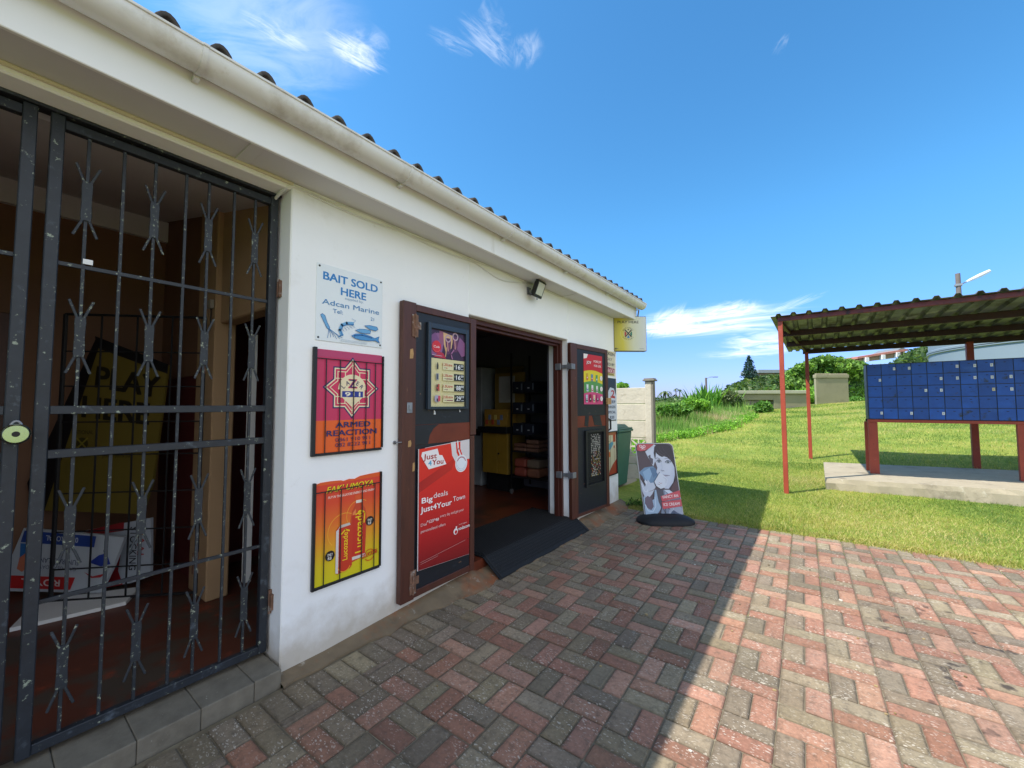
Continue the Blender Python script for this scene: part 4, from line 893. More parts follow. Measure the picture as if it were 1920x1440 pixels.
for i, w_ in enumerate(('BEEF', 'BURGERS', 'SPECIAL', 'R20')): A.text(w_, .77, .445 - i * .12, .062, '#2f3d66', .05, width=.36 if i < 3 else .2)
A.build(t)
k = MB(); k.tube([(-2.19, 4.93, 1.20), (-2.17, 5.03, 1.17), (-2.17, 5.03, 1.05), (-2.17, 4.93, 1.03)], .012, 8); tag(k.build('bracket', M['ironblack'], t))
t, A = wallsign('low_wall_poster', 'cream poster with red, orange and blue shapes low behind the right door leaf', 'poster', 4.60, 5.262, .45, 1.003, .005, '#c9c0a4')
A.rect(.0, .93, 1, 1, '#9a5238'); A.poly([(.62, 0), (.66, .10), (.80, .22), (1, .34), (1, 0)], '#a02c24'); A.rect(.45, .42, .70, .54, '#c9602a'); A.poly([(.5, .56), (.72, .60), (.86, .72), (.80, .78), (.62, .72), (.5, .66)], '#4a90ac')
A.rect(.84, .76, .96, .93, '#a8321f'); A.rect(.50, .78, .66, .80, '#3a8a78'); A.rect(.5, .72, .66, .74, '#3a8a78'); A.disc(.89, .64, .03, '#a8321f'); A.line([(.70, .10), (.70, .92)], .012, '#5a4a3a'); A.line([(.89, .30), (.89, .60)], .01, '#8a3a2a'); A.line([(.60, .25), (.60, .92)], .01, '#5a4a3a')
A.build(t); f = MB(); f.box(-2.198, -2.180, 5.2625, 5.275, .44, 1.014); f.box(-2.198, -2.180, 4.60, 5.2625, 1.0035, 1.014); f.box(-2.198, -2.180, 4.60, 5.2625, .44, .4495); f.build('frame', M['ironblack'], t)

# 8 projecting lottery lightbox ------------------------------
ang = math.atan2(.30, .365); sv = Vector((math.cos(ang), math.sin(ang), 0)); snrm = Vector((sv.y, -sv.x, 0)); so_ = Vector((-2.196, 5.245, 2.098)); SW, SH = .455, .482
t = thing('lottery_sign', 'square yellow to silver PLAY HERE lottery sign sticking out at the far wall corner', 'sign', tuple(so_))
Mx = Matrix((sv, -snrm, Vector((0, 0, 1)))).transposed()
k = MB(); k.obox(so_ + sv * SW / 2 - snrm * .05 + Vector((0, 0, SH / 2)), SW / 2, .048, SH / 2, Mx, lin('#30343a')); k.build('case', M['ink'], t, bevel=.004)
A = Art(so_ + snrm * -.0015, sv, (0, 0, 1), snrm, SW, SH); A.step = .0006
c0, c1, c2_, c3 = lin('#b0a63e'), lin('#d0c440'), lin('#d4d6b8'), lin('#d2d8d8')
A.poly([(.012, .012), (.30, .012), (.20, .988), (.012, .988)], [c0, c1, c1, c0]); A.poly([(.30, .012), (.62, .012), (.52, .988), (.20, .988)], [c1, c2_, c2_, c1], up=False); A.poly([(.62, .012), (.988, .012), (.988, .988), (.52, .988)], [c2_, c3, c3, c2_], up=False)
A.text('PLAY HERE', .44, .835, .075, '#23281c', .03, width=.64)
A.ring(.44, .50, .232, .238, '#d8d8a0'); A.disc(.44, .50, .135, '#d5d3a4'); A.disc(.44, .615, .022, '#1c1c1c')
A.poly([(.325, .54), (.325, .46), (.345, .42), (.39, .50), (.345, .57)], '#b23a30'); A.poly([(.555, .54), (.555, .46), (.535, .42), (.49, .50), (.535, .57)], '#2a7a6a'); A.poly([(.39, .385), (.44, .368), (.49, .385), (.44, .46)], '#4a86b8')
A.line([(.35, .60), (.53, .41)], .032, '#23262a'); A.line([(.53, .60), (.35, .41)], .032, '#23262a')
A.arc('NATIONAL', .44, .50, .178, .038, '#3c4030', math.pi / 2, 1.9, .01); A.arc('LOTTERY', .44, .50, .178, .038, '#3c4030', -math.pi / 2, 1.8, .01, inward=True)
A.rect(.03, .045, .07, .09, '#3c4030'); A.line([(.08, .068), (.12, .068)], .012, '#4a4c3a'); A.text('ithuba', .84, .07, .022, '#7a8080', 0, width=.13)
A.build(t)

# floodlight and its cable
t = thing('floodlight', 'small black LED floodlight on the white wall under the eaves', 'floodlight', (-2.2, 3.2, 2.47))
k = MB(); k.box(-2.199, -2.19, 3.165, 3.225, 2.43, 2.50); k.bar((-2.19, 3.195, 2.46), (-2.13, 3.20, 2.462), .012, .03); k.build('bracket', M['galv'], t)
fm = (Matrix.Rotation(R(6), 3, 'Z') @ Matrix.Rotation(R(22), 3, 'Y')); k = MB(); c_ = Vector((-2.10, 3.225, 2.475))
k.obox(c_, .018, .078, .078, fm)
for q in range(7): k.obox(c_ + fm @ Vector((-.026, -.06 + q * .02, 0)), .008, .002, .06, fm)
k.build('housing', M['ironblack'], t, bevel=.004)
k = MB(); k.obox(c_ + fm @ Vector((.0185, 0, .004)), .0015, .062, .058, fm); k.build('lens', M['glass'], t)
k = MB(); k.tube([(-2.12, 3.225, 2.40), (-2.12, 3.225, 2.375)], .006, 8); k.build('gland', M['galv'], t)
cb = MB(); pts = []
for i in range(60):
    y = .99 + i * (3.16 - .99) / 59; zz = 2.532 - .018 * abs(math.sin(i * .16)) - (.045 * math.exp(-((y - 2.75) / .25) ** 2))
    pts.append((-2.193, y, zz))
cb.tube(pts, .0045, 6); tag(cb.build('cable', M['white'], None, smooth_=True), 'thin white cable clipped along the top of the wall to the floodlight', 'cable')
cb = MB(); cb.tube([(-2.193, .99 + i * .11, 2.541 - .006 * math.sin(i * 1.1)) for i in range(39)], .004, 6)
tag(cb.build('cable', M['white'], None, smooth_=True), 'second white cable in the corner of soffit and wall running past the floodlight', 'cable')
cb = MB(); cb.tube([(-2.193, .99, 2.535), (-2.205, .955, 2.525), (-2.26, .945, 2.50), (-2.33, .95, 2.49)], .008, 8); tag(cb.build('conduit', M['white'], None, smooth_=True), 'short white conduit bend at the top of the wall corner by the gate', 'conduit')

# rubber mat
mt = thing('door_mat', 'large black rubber ring mat sloping from the doorway onto the paving', 'mat', (-2.2, 3.3, 0))
prof = [(-2.025, .012), (-2.10, .066), (-2.196, .140), (-2.235, .146), (-2.75, .146)]; my0, my1 = 2.53, 4.06
k = MB()
def mrow(y, lift=0): return [(x, y + (.02 if x > -2.15 and y > 3 else 0), z + lift) for x, z in prof]
Vs = mrow(my0) + mrow(my1) + mrow(my0, -.011) + mrow(my1, -.011); n5 = 5
k.add(Vs, [(i, i + 1, n5 + i + 1, n5 + i) for i in range(4)] + [(i + 1, i, 2 * n5 + i, 2 * n5 + i + 1) for i in range(4)] + [(n5 + i, n5 + i + 1, 3 * n5 + i + 1, 3 * n5 + i) for i in range(4)] + [(0, n5, 3 * n5, 2 * n5)])
for yy in (my0 + .025, my1 - .025): k.tube([(x, yy, z + .003) for x, z in prof], .006, 5)
k.build('base', M['rubber'], mt)
k = MB()
def mz(x):
    for (xa, za), (xb, zb) in zip(prof[:-1], prof[1:]):
        if xb <= x <= xa: return za + (zb - za) * (xa - x) / (xa - xb)
    return .146
xx = -2.055; r_i = 0
while xx > -2.74:
    yy = my0 + .05 + (.0125 if r_i % 2 else 0)
    while yy < my1 - .04:
        zc = mz(xx); V6 = []
        for rr_, dz in ((.0115, 0), (.0105, .0035), (.0065, .0035), (.006, .0005)):
            V6 += [(xx + rr_ * math.cos(a), yy + rr_ * math.sin(a), mz(max(-2.74, min(-2.03, xx + rr_ * math.cos(a)))) + dz) for a in [math.pi / 3 * q for q in range(6)]]
        fs = [(6 * i + q, 6 * i + (q + 1) % 6, 6 * i + 6 + (q + 1) % 6, 6 * i + 6 + q) for i in range(3) for q in range(6)]
        k.add(V6, fs); yy += .026
    xx -= .022; r_i += 1
k.build('ring_pattern', M['rubber'], mt)

# ------------------------------------------------------------ pavement sign
ib = thing('pavement_sign', 'pavement sign with a grey picture of a dark haired woman, on a black rubber foot', 'pavement sign', (-1.475, 4.93, 0), rotz=YAW - .02)
b = MB(); ol = []
for k in range(28):
    a = 2 * math.pi * k / 28; ca, sa = math.cos(a), math.sin(a); ex = .62
    ol.append((.325 * math.copysign(abs(ca) ** ex, ca), .185 * math.copysign(abs(sa) ** .8, sa) - .02))
rings = [(1.0, 0), (1.0, .022), (.93, .045), (.70, .075), (.35, .088)]
Vs = [(x * s_, y * s_, z) for s_, z in rings for x, y in ol]
b.add(Vs, [(28 * i + k, 28 * i + (k + 1) % 28, 28 * i + 28 + (k + 1) % 28, 28 * i + 28 + k) for i in range(4) for k in range(28)] + [tuple(range(112, 140))])
b.build('base', M['rubber'], ib, local=True, smooth_=True)
lean = R(9); roll = R(4.2)
iU = Vector((math.cos(roll), 0, -math.sin(roll) * 0 + .0)); iU = Vector((1, 0, 0))
iV = Vector((-math.sin(roll), math.sin(lean), math.cos(lean))).normalized(); iN = iU.cross(iV).normalized() * 1.0
iN = Vector((0, -math.cos(lean), math.sin(lean))).normalized()
PW, PH = .455, .865
def rrect(w_, h_, r_, n=6):
    p = [(0, 0), (w_, 0)]
    for k in range(n + 1): a = math.pi / 2 * k / n; p.append((w_ - r_ + r_ * math.cos(a), h_ - r_ + r_ * math.sin(a)))
    for k in range(n + 1): a = math.pi / 2 + math.pi / 2 * k / n; p.append((r_ + r_ * math.cos(a), h_ - r_ + r_ * math.sin(a)))
    return p
io = Vector((-PW / 2 + .005, .02, .045))
b = MB(); b.prism(rrect(PW, PH, .055), io, iU, iV, -iN, .02, lin('#cfd2d4')); b.build('panel', M['ink'], ib, local=True)
A = Art(io, iU, iV, iN, PW, PH); A.step = .0003
inner = [(.014 + .972 * x / PW, .004 + .988 * y / PH) for x, y in rrect(PW, PH, .05)]
A.poly(inner, '#5b5058')
# backdrop shapes
A.poly([(.014, .55), (.25, .60), (.36, .75), (.30, .90), (.014, .86)], '#54474e')
A.poly([(.24, .88), (.50, .985), (.60, .93), (.52, .80), (.40, .68), (.30, .80)], '#cdd6e4'); A.poly([(.30, .82), (.37, .84), (.36, .80), (.42, .78), (.40, .70), (.34, .74)], '#5a5560')
A.poly([(.014, .60), (.16, .66), (.40, .68), (.50, .58), (.42, .46), (.30, .40), (.10, .42), (.014, .46)], '#6f90ae'); A.poly([(.10, .60), (.30, .66), (.34, .58), (.24, .48), (.14, .50)], '#8fb0cc'); A.poly([(.30, .65), (.44, .66), (.50, .58), (.36, .52)], '#5c7c9c')
A.poly([(.014, .58), (.08, .54), (.14, .44), (.08, .36), (.014, .42)], '#4a4048')
# face
hair = [(.52, .90), (.60, .97), (.74, .99), (.90, .97), (.975, .88), (.975, .45), (.93, .38), (.86, .44), (.90, .60), (.88, .68), (.56, .80)]
face = [(.46, .76), (.52, .84), (.70, .88), (.90, .78), (.95, .66), (.93, .56), (.86, .46), (.72, .375), (.62, .375), (.54, .42), (.50, .48), (.50, .55), (.46, .60), (.50, .66)]
A.poly(hair, '#3a343c'); A.poly(face, [lin('#c6cddc'), lin('#ccd2df'), lin('#d2d7e3'), lin('#cdd3e0'), lin('#bcc4d4'), lin('#b9c2d4'), lin('#c4cbda'), lin('#c9d0de'), lin('#bfc8d8'), lin('#b8c2d4'), lin('#c4ccda'), lin('#cbd2de'), lin('#c4ccdb'), lin('#c8cfdd')])
A.poly([(.47, .78), (.46, .86), (.50, .95), (.60, .985), (.78, .99), (.93, .96), (.97, .85), (.97, .70), (.955, .665), (.90, .74), (.80, .80), (.72, .815), (.66, .805), (.58, .83), (.52, .87), (.49, .80)], '#38323a')
A.line([(.56, .90), (.60, .86), (.68, .83), (.76, .83)], .008, '#6a646c'); A.line([(.70, .96), (.74, .90), (.84, .83), (.92, .74)], .006, '#575058'); A.line([(.62, .95), (.66, .88), (.76, .84)], .006, '#575058')
for ex_, ey_, w_ in ((.565, .745, .062), (.80, .735, .078)):
    A.poly([(ex_ - w_, ey_), (ex_ - w_ * .4, ey_ + .020), (ex_ + w_ * .4, ey_ + .020), (ex_ + w_, ey_ + .002), (ex_ + w_ * .4, ey_ - .016), (ex_ - w_ * .4, ey_ - .016)], '#56606e')
    A.poly([(ex_ - w_ * .8, ey_), (ex_ - w_ * .3, ey_ + .012), (ex_ + w_ * .3, ey_ + .012), (ex_ + w_ * .8, ey_), (ex_ + w_ * .3, ey_ - .010), (ex_ - w_ * .3, ey_ - .010)], '#c8d0d8'); A.disc(ex_, ey_, .024, '#3c5060'); A.disc(ex_, ey_, .011, '#14181e')
    A.line([(ex_ - w_, ey_ + .002), (ex_ - w_ * .3, ey_ + .024), (ex_ + w_ * .4, ey_ + .022), (ex_ + w_ * 1.1, ey_ + .002)], .010, '#2c2a32')
A.line([(.48, .785), (.54, .795), (.60, .775)], .012, '#6a6670'); A.line([(.72, .780), (.80, .79), (.88, .77)], .010, '#7c7884')
A.line([(.62, .74), (.625, .66), (.60, .625)], .005, '#a5adbe'); A.line([(.585, .625), (.61, .613), (.635, .622), (.665, .612)], .009, '#6c6674')
A.poly([(.56, .56), (.61, .572), (.66, .562), (.78, .556), (.70, .540), (.62, .538)], '#a7a2b2'); A.line([(.55, .565), (.62, .556), (.70, .558), (.79, .553)], .008, '#3c3842')
# cone and hand
A.poly([(.54, .60), (.46, .545), (.36, .47), (.40, .41), (.50, .37), (.60, .385), (.68, .43), (.72, .50), (.66, .545)], '#d4dae4'); A.line([(.54, .60), (.36, .47), (.40, .41), (.50, .37), (.60, .385)], .010, '#3a3840')
A.line([(.48, .46), (.52, .445), (.56, .45)], .008, '#9a4a4a'); A.line([(.44, .44), (.50, .425)], .008, '#6a4a52'); A.line([(.62, .53), (.68, .50), (.66, .45)], .006, '#8a90a0')
A.poly([(.014, .50), (.10, .40), (.20, .50), (.26, .45), (.34, .46), (.38, .40), (.26, .30), (.14, .24), (.05, .28), (.014, .34)], '#c2cad8'); A.line([(.014, .44), (.08, .34), (.14, .33), (.16, .36)], .012, '#e0e4ec'); A.line([(.20, .34), (.28, .35), (.34, .37)], .009, '#7a5a62'); A.poly([(.10, .47), (.14, .50), (.18, .46), (.14, .42)], '#d8dee8')
# clothes
A.poly([(.05, .28), (.18, .20), (.30, .24), (.34, .36), (.46, .36), (.50, .20), (.42, .10), (.30, .02), (.10, .01), (.02, .01), (.02, .26)], '#9fb6cc'); A.poly([(.06, .25), (.14, .28), (.24, .24), (.26, .14), (.18, .09), (.08, .12), (.04, .18)], '#6a5f6e'); A.line([(.05, .16), (.10, .08), (.22, .07), (.31, .14), (.32, .26)], .02, '#c6d6e6')
A.poly([(.38, .36), (.56, .36), (.60, .20), (.46, .10), (.40, .20)], '#51505c'); A.poly([(.56, .36), (.66, .36), (.86, .32), (.96, .38), (.97, .02), (.40, .01), (.46, .12), (.56, .20)], '#7f8a9c'); A.poly([(.58, .36), (.72, .36), (.86, .30), (.74, .28)], '#d0dae6'); A.poly([(.60, .34), (.66, .28), (.70, .22), (.60, .22)], '#aebfd0')
A.poly([(.74, .36), (.84, .44), (.94, .50), (.96, .36), (.84, .30)], '#5a4348'); A.poly([(.66, .14), (.80, .17), (.97, .12), (.97, .02), (.60, .01)], '#a2a8b8'); A.line([(.48, .14), (.54, .04), (.56, .16), (.66, .10)], .016, '#3a3c48'); A.poly([(.74, .10), (.84, .06), (.97, .03), (.97, .0), (.60, .0)], '#4d5870'); A.line([(.70, .08), (.76, .10), (.74, .13)], .01, '#c8d0da')
A.poly([(.014, .006), (.30, .03), (.60, .02), (.985, .006), (.985, .0), (.014, .0)], '#5f7fa4')
# banner, badge
A.poly([(.02, .90), (.10, .885), (.22, .893), (.36, .93), (.50, .985), (.10, .985), (.04, .97)], '#c2535a'); A.ring(.13, .955, .022, .038, '#f0dcdc', 0, 6.28, 14); A.ring(.22, .953, .022, .038, '#f0dcdc', 0, 6.28, 14); A.disc(.175, .938, .030, '#f0dcdc'); A.disc(.175, .942, .012, '#c2535a'); A.line([(.13, .918), (.24, .915)], .012, '#f0dcdc')
A.poly([(.47, .275), (.985, .355), (.985, .262), (.485, .205)], '#cc525c'); A.poly([(.47, .195), (.985, .235), (.985, .145), (.48, .105)], '#cc525c')
A.text('FANCY AN', .72, .275, .038, '#f4e6e2', .03, width=.40, rot=.11); A.text('ICE CREAM?', .725, .172, .038, '#f4e6e2', .03, width=.43, rot=.07)
A.line([(.50, .205), (.62, .215), (.74, .218), (.97, .245)], .008, '#8c3a44')
A.build(ib, local=True)

# ------------------------------------------------------------ shelter with mail boxes
def post(parent, x, y, z1, w=.05, mat_='redsteel', name='post', base=True):
    z0 = tz(x, y) - .05
    k = MB(); k.box(x - w / 2, x + w / 2, y - w / 2, y + w / 2, z0, z1); return k.build(name, M[mat_], parent, bevel=.003)
sh = thing('mailbox_shelter', 'open shelter of thin red steel posts under a ribbed metal sheet roof', 'shelter', (1.9, 8.5, .2))
def rz(y): return 2.555 - .05 * (y - 6.97)            # underside of the roof
for x in (-.39, 4.1): post(sh, x, 6.97, rz(6.97) , .058)
for x, yy in ((-.14, 10.02), (2.07, 10.02), (4.1, 10.02)): post(sh, x, yy, rz(10.02), .06 if x < 0 else .085)
for i, y in enumerate((6.965, 8.0, 9.02, 10.02)):
    k = MB(); z = rz(y); k.box(-.42 if i < 3 else -.2, 4.4, y - .025, y + .025, z - (0 if i == 0 else .03), z + .06)
    k.build('beam', M['beamred'] if i == 0 else M['darksteel'], sh, bevel=.003)
k = MB(); k.bar((-.405, 6.99, rz(6.99) + .03), (-.16, 10.0, rz(10) + .03), .04, .055); k.build('side_beam', M['darksteel'], sh, bevel=.003)
k = MB(); k.bar((3.3, 8.02, rz(8)), (4.1, 10.0, rz(10)), .03, .03); k.build('brace', M['darksteel'], sh)
P_ = .176; pr = []
for k in range(-1, 28):
    x0 = -.475 + .035 + k * P_
    pr += [(x0 - .0, 0), (x0 + .018, .034), (x0 + .055, .034), (x0 + .073, 0)]
pr = [(-.50, .0)] + [p for p in pr if p[0] > -.48]; Vs = []; Fs = []
yr = list(np.linspace(6.87, 10.22, 12))
for y in yr:
    for x, z in pr: Vs.append((x + .02 * (y - 6.87) * .8 * (1 if x < -.3 else 0), y, rz(y) + .063 + z))
n_ = len(pr)
k = MB(); k.add(Vs, [(j * n_ + i, j * n_ + i + 1, (j + 1) * n_ + i + 1, (j + 1) * n_ + i) for j in range(len(yr) - 1) for i in range(n_ - 1)])
rs = k.build('roof', M['ibr'], sh); sm_ = rs.modifiers.new('t', 'SOLIDIFY'); sm_.thickness = .0025; sm_.offset = 1
# concrete slab with a crumbling front edge
k = MB(); n_ = 40; xs0 = .055
fr_, ft = [], []
for i in range(n_ + 1):
    x = xs0 + i * (4.6 - xs0) / n_; zt = .295 + .028 * (x - xs0)
    fr_.append((x, 7.46 + random.uniform(-.006, .006), zt)); ft.append((x, 7.445 + random.uniform(-.008, .008), zt - .06 + random.uniform(-.006, .006)))
bk = [(p[0], 9.52, p[2] + .0) for p in fr_]; fb = [(p[0], 7.47 + random.uniform(-.04, .02), .02) for p in fr_]
Vs = bk + fr_ + ft + fb; m_ = n_ + 1
k.add(Vs, [(r_ * m_ + i, (r_ + 1) * m_ + i, (r_ + 1) * m_ + i + 1, r_ * m_ + i + 1) for r_ in range(3) for i in range(n_)])
k.add([bk[0], fr_[0], ft[0], fb[0], (bk[0][0], 9.52, .02)], [(0, 1, 2, 3, 4)])
sb = k.build('concrete_slab', M['concrete'], None); tag(sb, kind='structure')
# mail boxes
mbk = thing('mailbox_bank', 'bank of blue steel mailboxes with white number plates on a red steel stand', 'mailboxes', (1.9, 8.4, .3))
bx0, by, bz1 = .628, 8.27, 1.966; CW, RH = .1626, .1655; NC = 16
bz0 = bz1 - 5 * RH; Bc = lin('#1b4f9c')
k = MB(); k.box(bx0 - .012, bx0 + NC * CW + .012, by + .004, by + .38, bz0 - .004, bz1 + .006, lin('#2a3238')); k.build('cabinet', M['bluebox'], mbk, bevel=.003)
plates = {0: {1: .93, 2: .93, 5: .9, 6: .93, 7: .87}, 1: {0: .92, 4: .9, 5: .88, 6: .9, 7: .86, 8: .88}, 2: {3: .92, 4: .88, 7: .9, 8: .88}, 4: {0: .93, 2: .93, 4: .93}}
for c in range(NC):
    for r_ in range(5):
        xa, xb = bx0 + c * CW + .004, bx0 + (c + 1) * CW - .004; za, zb = bz1 - (r_ + 1) * RH + .005, bz1 - r_ * RH - .0045
        kf = random.uniform(.8, 1.15); ja = random.uniform(-.0015, .0015)
        k = MB(); k.box(xa, xb, by - .004 + ja, by + .004, za, zb, (Bc[0] * kf, Bc[1] * kf, Bc[2] * kf)); d_ = k.build('mailbox_door', M['bluebox'], mbk, bevel=.0015)
        k = MB(); xm = xa + .52 * CW; zl = zb - .038; k.box(xm - .011, xm + .011, by - .0065, by - .004, zl - .004, zl + .004); k.build('lock', M['ironblack'], d_)
        if c < 10 and c in plates.get(r_, {}):
            xm = xa + CW * plates[r_][c] - .012; zm = (za + zb) / 2 + .008
            k = MB(); k.box(xm - .013, xm + .013, by - .009, by - .0055, zm - .021, zm + .021, lin('#d8c795' if (r_, c) == (2, 7) else '#e2e2dc')); k.box(xm - .004, xm + .004, by - .0095, by - .009, zm - .011, zm + .011, lin('#a9a9a4')); k.build('number_plate', M['matt'], d_, bevel=.0008)
k = MB(); k.box(bx0 - .02, bx0 + NC * CW + .02, by - .006, by + .044, bz0 - .048, bz0 - .006); k.build('rail', M['redsteel'], mbk, bevel=.003)
k = MB(); k.box(bx0 - .02, bx0 + NC * CW + .02, by + .34, by + .38, bz0 - .048, bz0 - .006); k.build('rail', M['darksteel'], mbk, bevel=.003)
for x in (.665, 2.145, 3.2):
    zt = .295 + .028 * (x - .055)
    k = MB(); k.box(x - .055, x + .055, by - .004, by + .056, zt, bz0 - .05); k.build('leg', M['redsteel'], mbk, bevel=.003)
    if x != 2.145: k = MB(); k.box(x - .075, x - .02, by + .335, by + .375, zt, bz0 - .05); k.build('leg', M['redsteel'], mbk, bevel=.003)

# ------------------------------------------------------------ precast wall, bin
fw = thing('precast_wall', 'pale precast concrete panel wall with one post and a row of cut-out panels, behind the shop corner', 'wall', (-3.2, 6.95, .05))
y = 6.95
for i, (z0, z1) in enumerate(((.03, .335), (.342, .48), (.80, 1.085), (1.092, 1.375), (1.382, 1.66))):
    xr = -2.33
    k = MB(); k.box(-5.2, xr, y - .02, y + .02, z0, z1)
    pn = k.build('panel', M['precast'], fw, bevel=.006)
k = MB(); k.box(-5.2, -2.33, y - .02, y + .02, .487, .52); k.box(-5.2, -2.33, y - .02, y + .02, .765, .795)
cell = .145
for i in range(20):
    x = -2.33 - i * cell
    k.box(x - .022, x, y - .02, y + .02, .52, .765)
    k.box(x - cell + .0, x - .022, y - .02, y + .02, .63, .655)
    if i % 2: k.bar((x - .022, y, .655), (x - cell, y, .765), .035, .02); k.bar((x - .022, y, .63), (x - cell, y, .52), .035, .02)
    else: k.bar((x - cell, y, .655), (x - .022, y, .765), .035, .02); k.bar((x - cell, y, .63), (x - .022, y, .52), .035, .02)
k.build('cutout_panel', M['precast'], fw)
k = MB(); k.box(-2.345, -2.235, y - .06, y + .06, .0, 1.765); pst = k.build('post', M['precast'], fw, bevel=.01)
k = MB(); k.box(-2.2345, -2.205, y - .055, y + .055, .0, 1.765); k.build('post_cover', M['postgrey'], fw, bevel=.006)
k = MB(); k.box(-2.375, -2.175, y - .09, y + .09, 1.765, 1.795); k.box(-2.36, -2.19, y - .075, y + .075, 1.7955, 1.815); k.build('post_cap', M['postgrey'], fw, bevel=.006)
bn = thing('wheelie_bin', 'dark green wheelie bin behind the far corner of the shop', 'bin', (-2.55, 6.2, .05))
def frus(mb, c, w0, d0, w1, d1, z0, z1):
    Vs = [(c[0] + sx * w, c[1] + sy * d, z) for (w, d, z) in ((w0, d0, z0), (w1, d1, z1)) for sx, sy in ((-1, -1), (1, -1), (1, 1), (-1, 1))]
    mb.add(Vs, [(3, 2, 1, 0), (4, 5, 6, 7)] + [(i, (i + 1) % 4, 4 + (i + 1) % 4, 4 + i) for i in range(4)])
k = MB(); frus(k, (-2.70, 6.2), .20, .22, .27, .28, .10, .94); k.build('body', M['bin'], bn, bevel=.015)
k = MB(); k.box(-2.99, -2.41, 5.90, 6.50, .941, .975); k.build('rim', M['bin'], bn, bevel=.008)
k = MB(); k.box(-2.99, -2.42, 5.905, 6.495, .976, 1.0); frus(k, (-2.72, 6.2), .25, .26, .20, .22, 1.0005, 1.05); k.build('lid', M['bin'], bn, bevel=.008)
for yy in (5.98, 6.42): k = MB(); k.lathe([(.095, -.02), (.1, -.012), (.1, .012), (.095, .02)], (0, 0, 0), 18, axis='x'); k.v = [(v[1] - 2.87, v[0] + yy, v[2] + .135) for v in k.v]; k.build('wheel', M['rubber'], bn)

# ------------------------------------------------------------ far things: two small buildings, tank, lamps, houses
def cam_pt(px, py, D):
    d = _f + _r2 * ((px - 960) / FPX) - _u2 * ((py - 720) / FPX); return Vector((0, 0, EYE)) + d * D
def far_root(name, label, cat, px, D, z=None, rot=0.0, group=None):
    p = cam_pt(px, 758, D); zz = tz(p.x, p.y) if z is None else z
    return thing(name, label, cat, (p.x, p.y, zz), rotz=YAW + rot, group=group), zz
def S(px, ref, D): return (px - ref) / FPX * D
def ZZ_(py, D): return EYE + (758 - py) / FPX * D
D = 23.5; t, z0 = far_root('khaki_kiosk', 'tall plain khaki rendered kiosk with a thick cap, on the crest of the lawn', 'kiosk', 1561, D)
hw = S(1593, 1530, D) / 2; zt = ZZ_(702, D) - z0
k = MB(); k.box(-hw + .06, hw, 0, .15, -.4, zt - .22); k.build('wall', M['olive'], t, local=True, bevel=.01)
k = MB(); k.box(-hw + .03, hw + .03, -.05, .2, zt - .22, zt - .02); k.box(-hw + .1, -.1, .0, .15, zt - .0195, zt + .05); k.box(-.05, hw - .02, .0, .15, zt - .0195, zt + .045); k.build('roof', M['olive'], t, local=True, bevel=.02)
D = 22; t, z0 = far_root('low_utility_building', 'long low khaki utility building with a recessed shaded bay, half hidden by weeds', 'utility building', 1448, D, rot=-.04)
hw = S(1513, 1383, D) / 2; zt = ZZ_(731, D) - z0
k = MB(); k.box(-hw, hw, .5, .6, -.6, zt - .22); k.box(-hw, -hw + .30, 0, .499, -.6, zt - .22); k.box(.08, hw, 0, .499, -.6, zt - .22); k.box(-hw + .301, .079, .0, .499, zt - .55, zt - .22)
k.build('wall', M['olive'], t, local=True, bevel=.01)
k = MB(); k.box(-hw - .06, hw + .02, -.10, .65, zt - .22, zt - .04); k.build('roof', mat('pale_render', '#a9a68e', .8, var=(3, .06)), t, local=True, bevel=.02)
k = MB(); k.box(-hw + .31, -.5, .12, .2, -.5, zt - .56); k.build('panel', M['postgrey'], t, local=True)
k = MB(); k.box(.6, 1.35, -.04, -.001, -.02, .16); k.build('plinth', M['postgrey'], t, local=True)
# water tank
t = thing('water_tank', 'huge pale grey cylindrical water tank standing behind the mailboxes', 'water tank', (7.75, 21.9, .8))
ce = (7.75, 21.9); rt = 4.25; zs = 3.22
k = MB(); k.lathe([(rt, .2), (rt, zs - .03), (rt + .05, zs), (rt + .05, zs + .12), (rt, zs + .15), (rt, 4.15), (rt - .3, 4.3), (.5, 4.6)], (ce[0], ce[1], 0), 72); k.build('shell', M['tank'], t, smooth_=True)
k = MB(); k.lathe([(rt + .055, zs + .035), (rt + .06, zs + .045), (rt + .055, zs + .055)], (ce[0], ce[1], 0), 72); k.build('seam', M['ironblack'], t)
# tall lamp behind the shelter
t = thing('street_lamp', 'tall concrete street lamp whose pale head rises behind the shelter roof', 'street lamp', (4.6, 23.2, 1.2))
k = MB(); k.tube([(4.6, 23.2, .9), (4.6, 23.2, 6.50)], [.11, .075], 10); k.build('pole', M['concpole'], t, smooth_=True)
k = MB(); a_, b_ = Vector((4.6, 23.2, 6.02)), cam_pt(1855, 508, 16); d_ = (b_ - a_).normalized(); k.tube([a_ - d_ * .1, a_ + d_ * .5], .022, 8); k.build('arm', M['lampgrey'], t)
k = MB(); k.tube([a_ + d_ * .35, a_ + d_ * .5, a_ + d_ * .95, b_], [.03, .055, .075, .06], 10); k.build('head', mat('lamp_white', '#d5d8da', .4, var=(5, .04)), t, smooth_=True)
k = MB(); k.box(4.50, 4.70, 23.1, 23.3, 6.0, 6.08); k.build('clamp', M['lampgrey'], t)
D = 62; t, _z = far_root('street_lamp', 'small distant street lamp above the green bushes at the left end of the lawn', 'street lamp', 1325, D, 0)
hh = ZZ_(708, D); k = MB(); k.tube([(0, 0, -5), (0, 0, hh)], [.2, .15], 8); k.build('pole', M['concpole'], t, local=True)
k = MB(); k.tube([(0, 0, hh - .2), (.5, 0, hh + .1), (1.2, 0, hh + .15)], .05, 6); k.build('arm', M['lampgrey'], t, local=True)
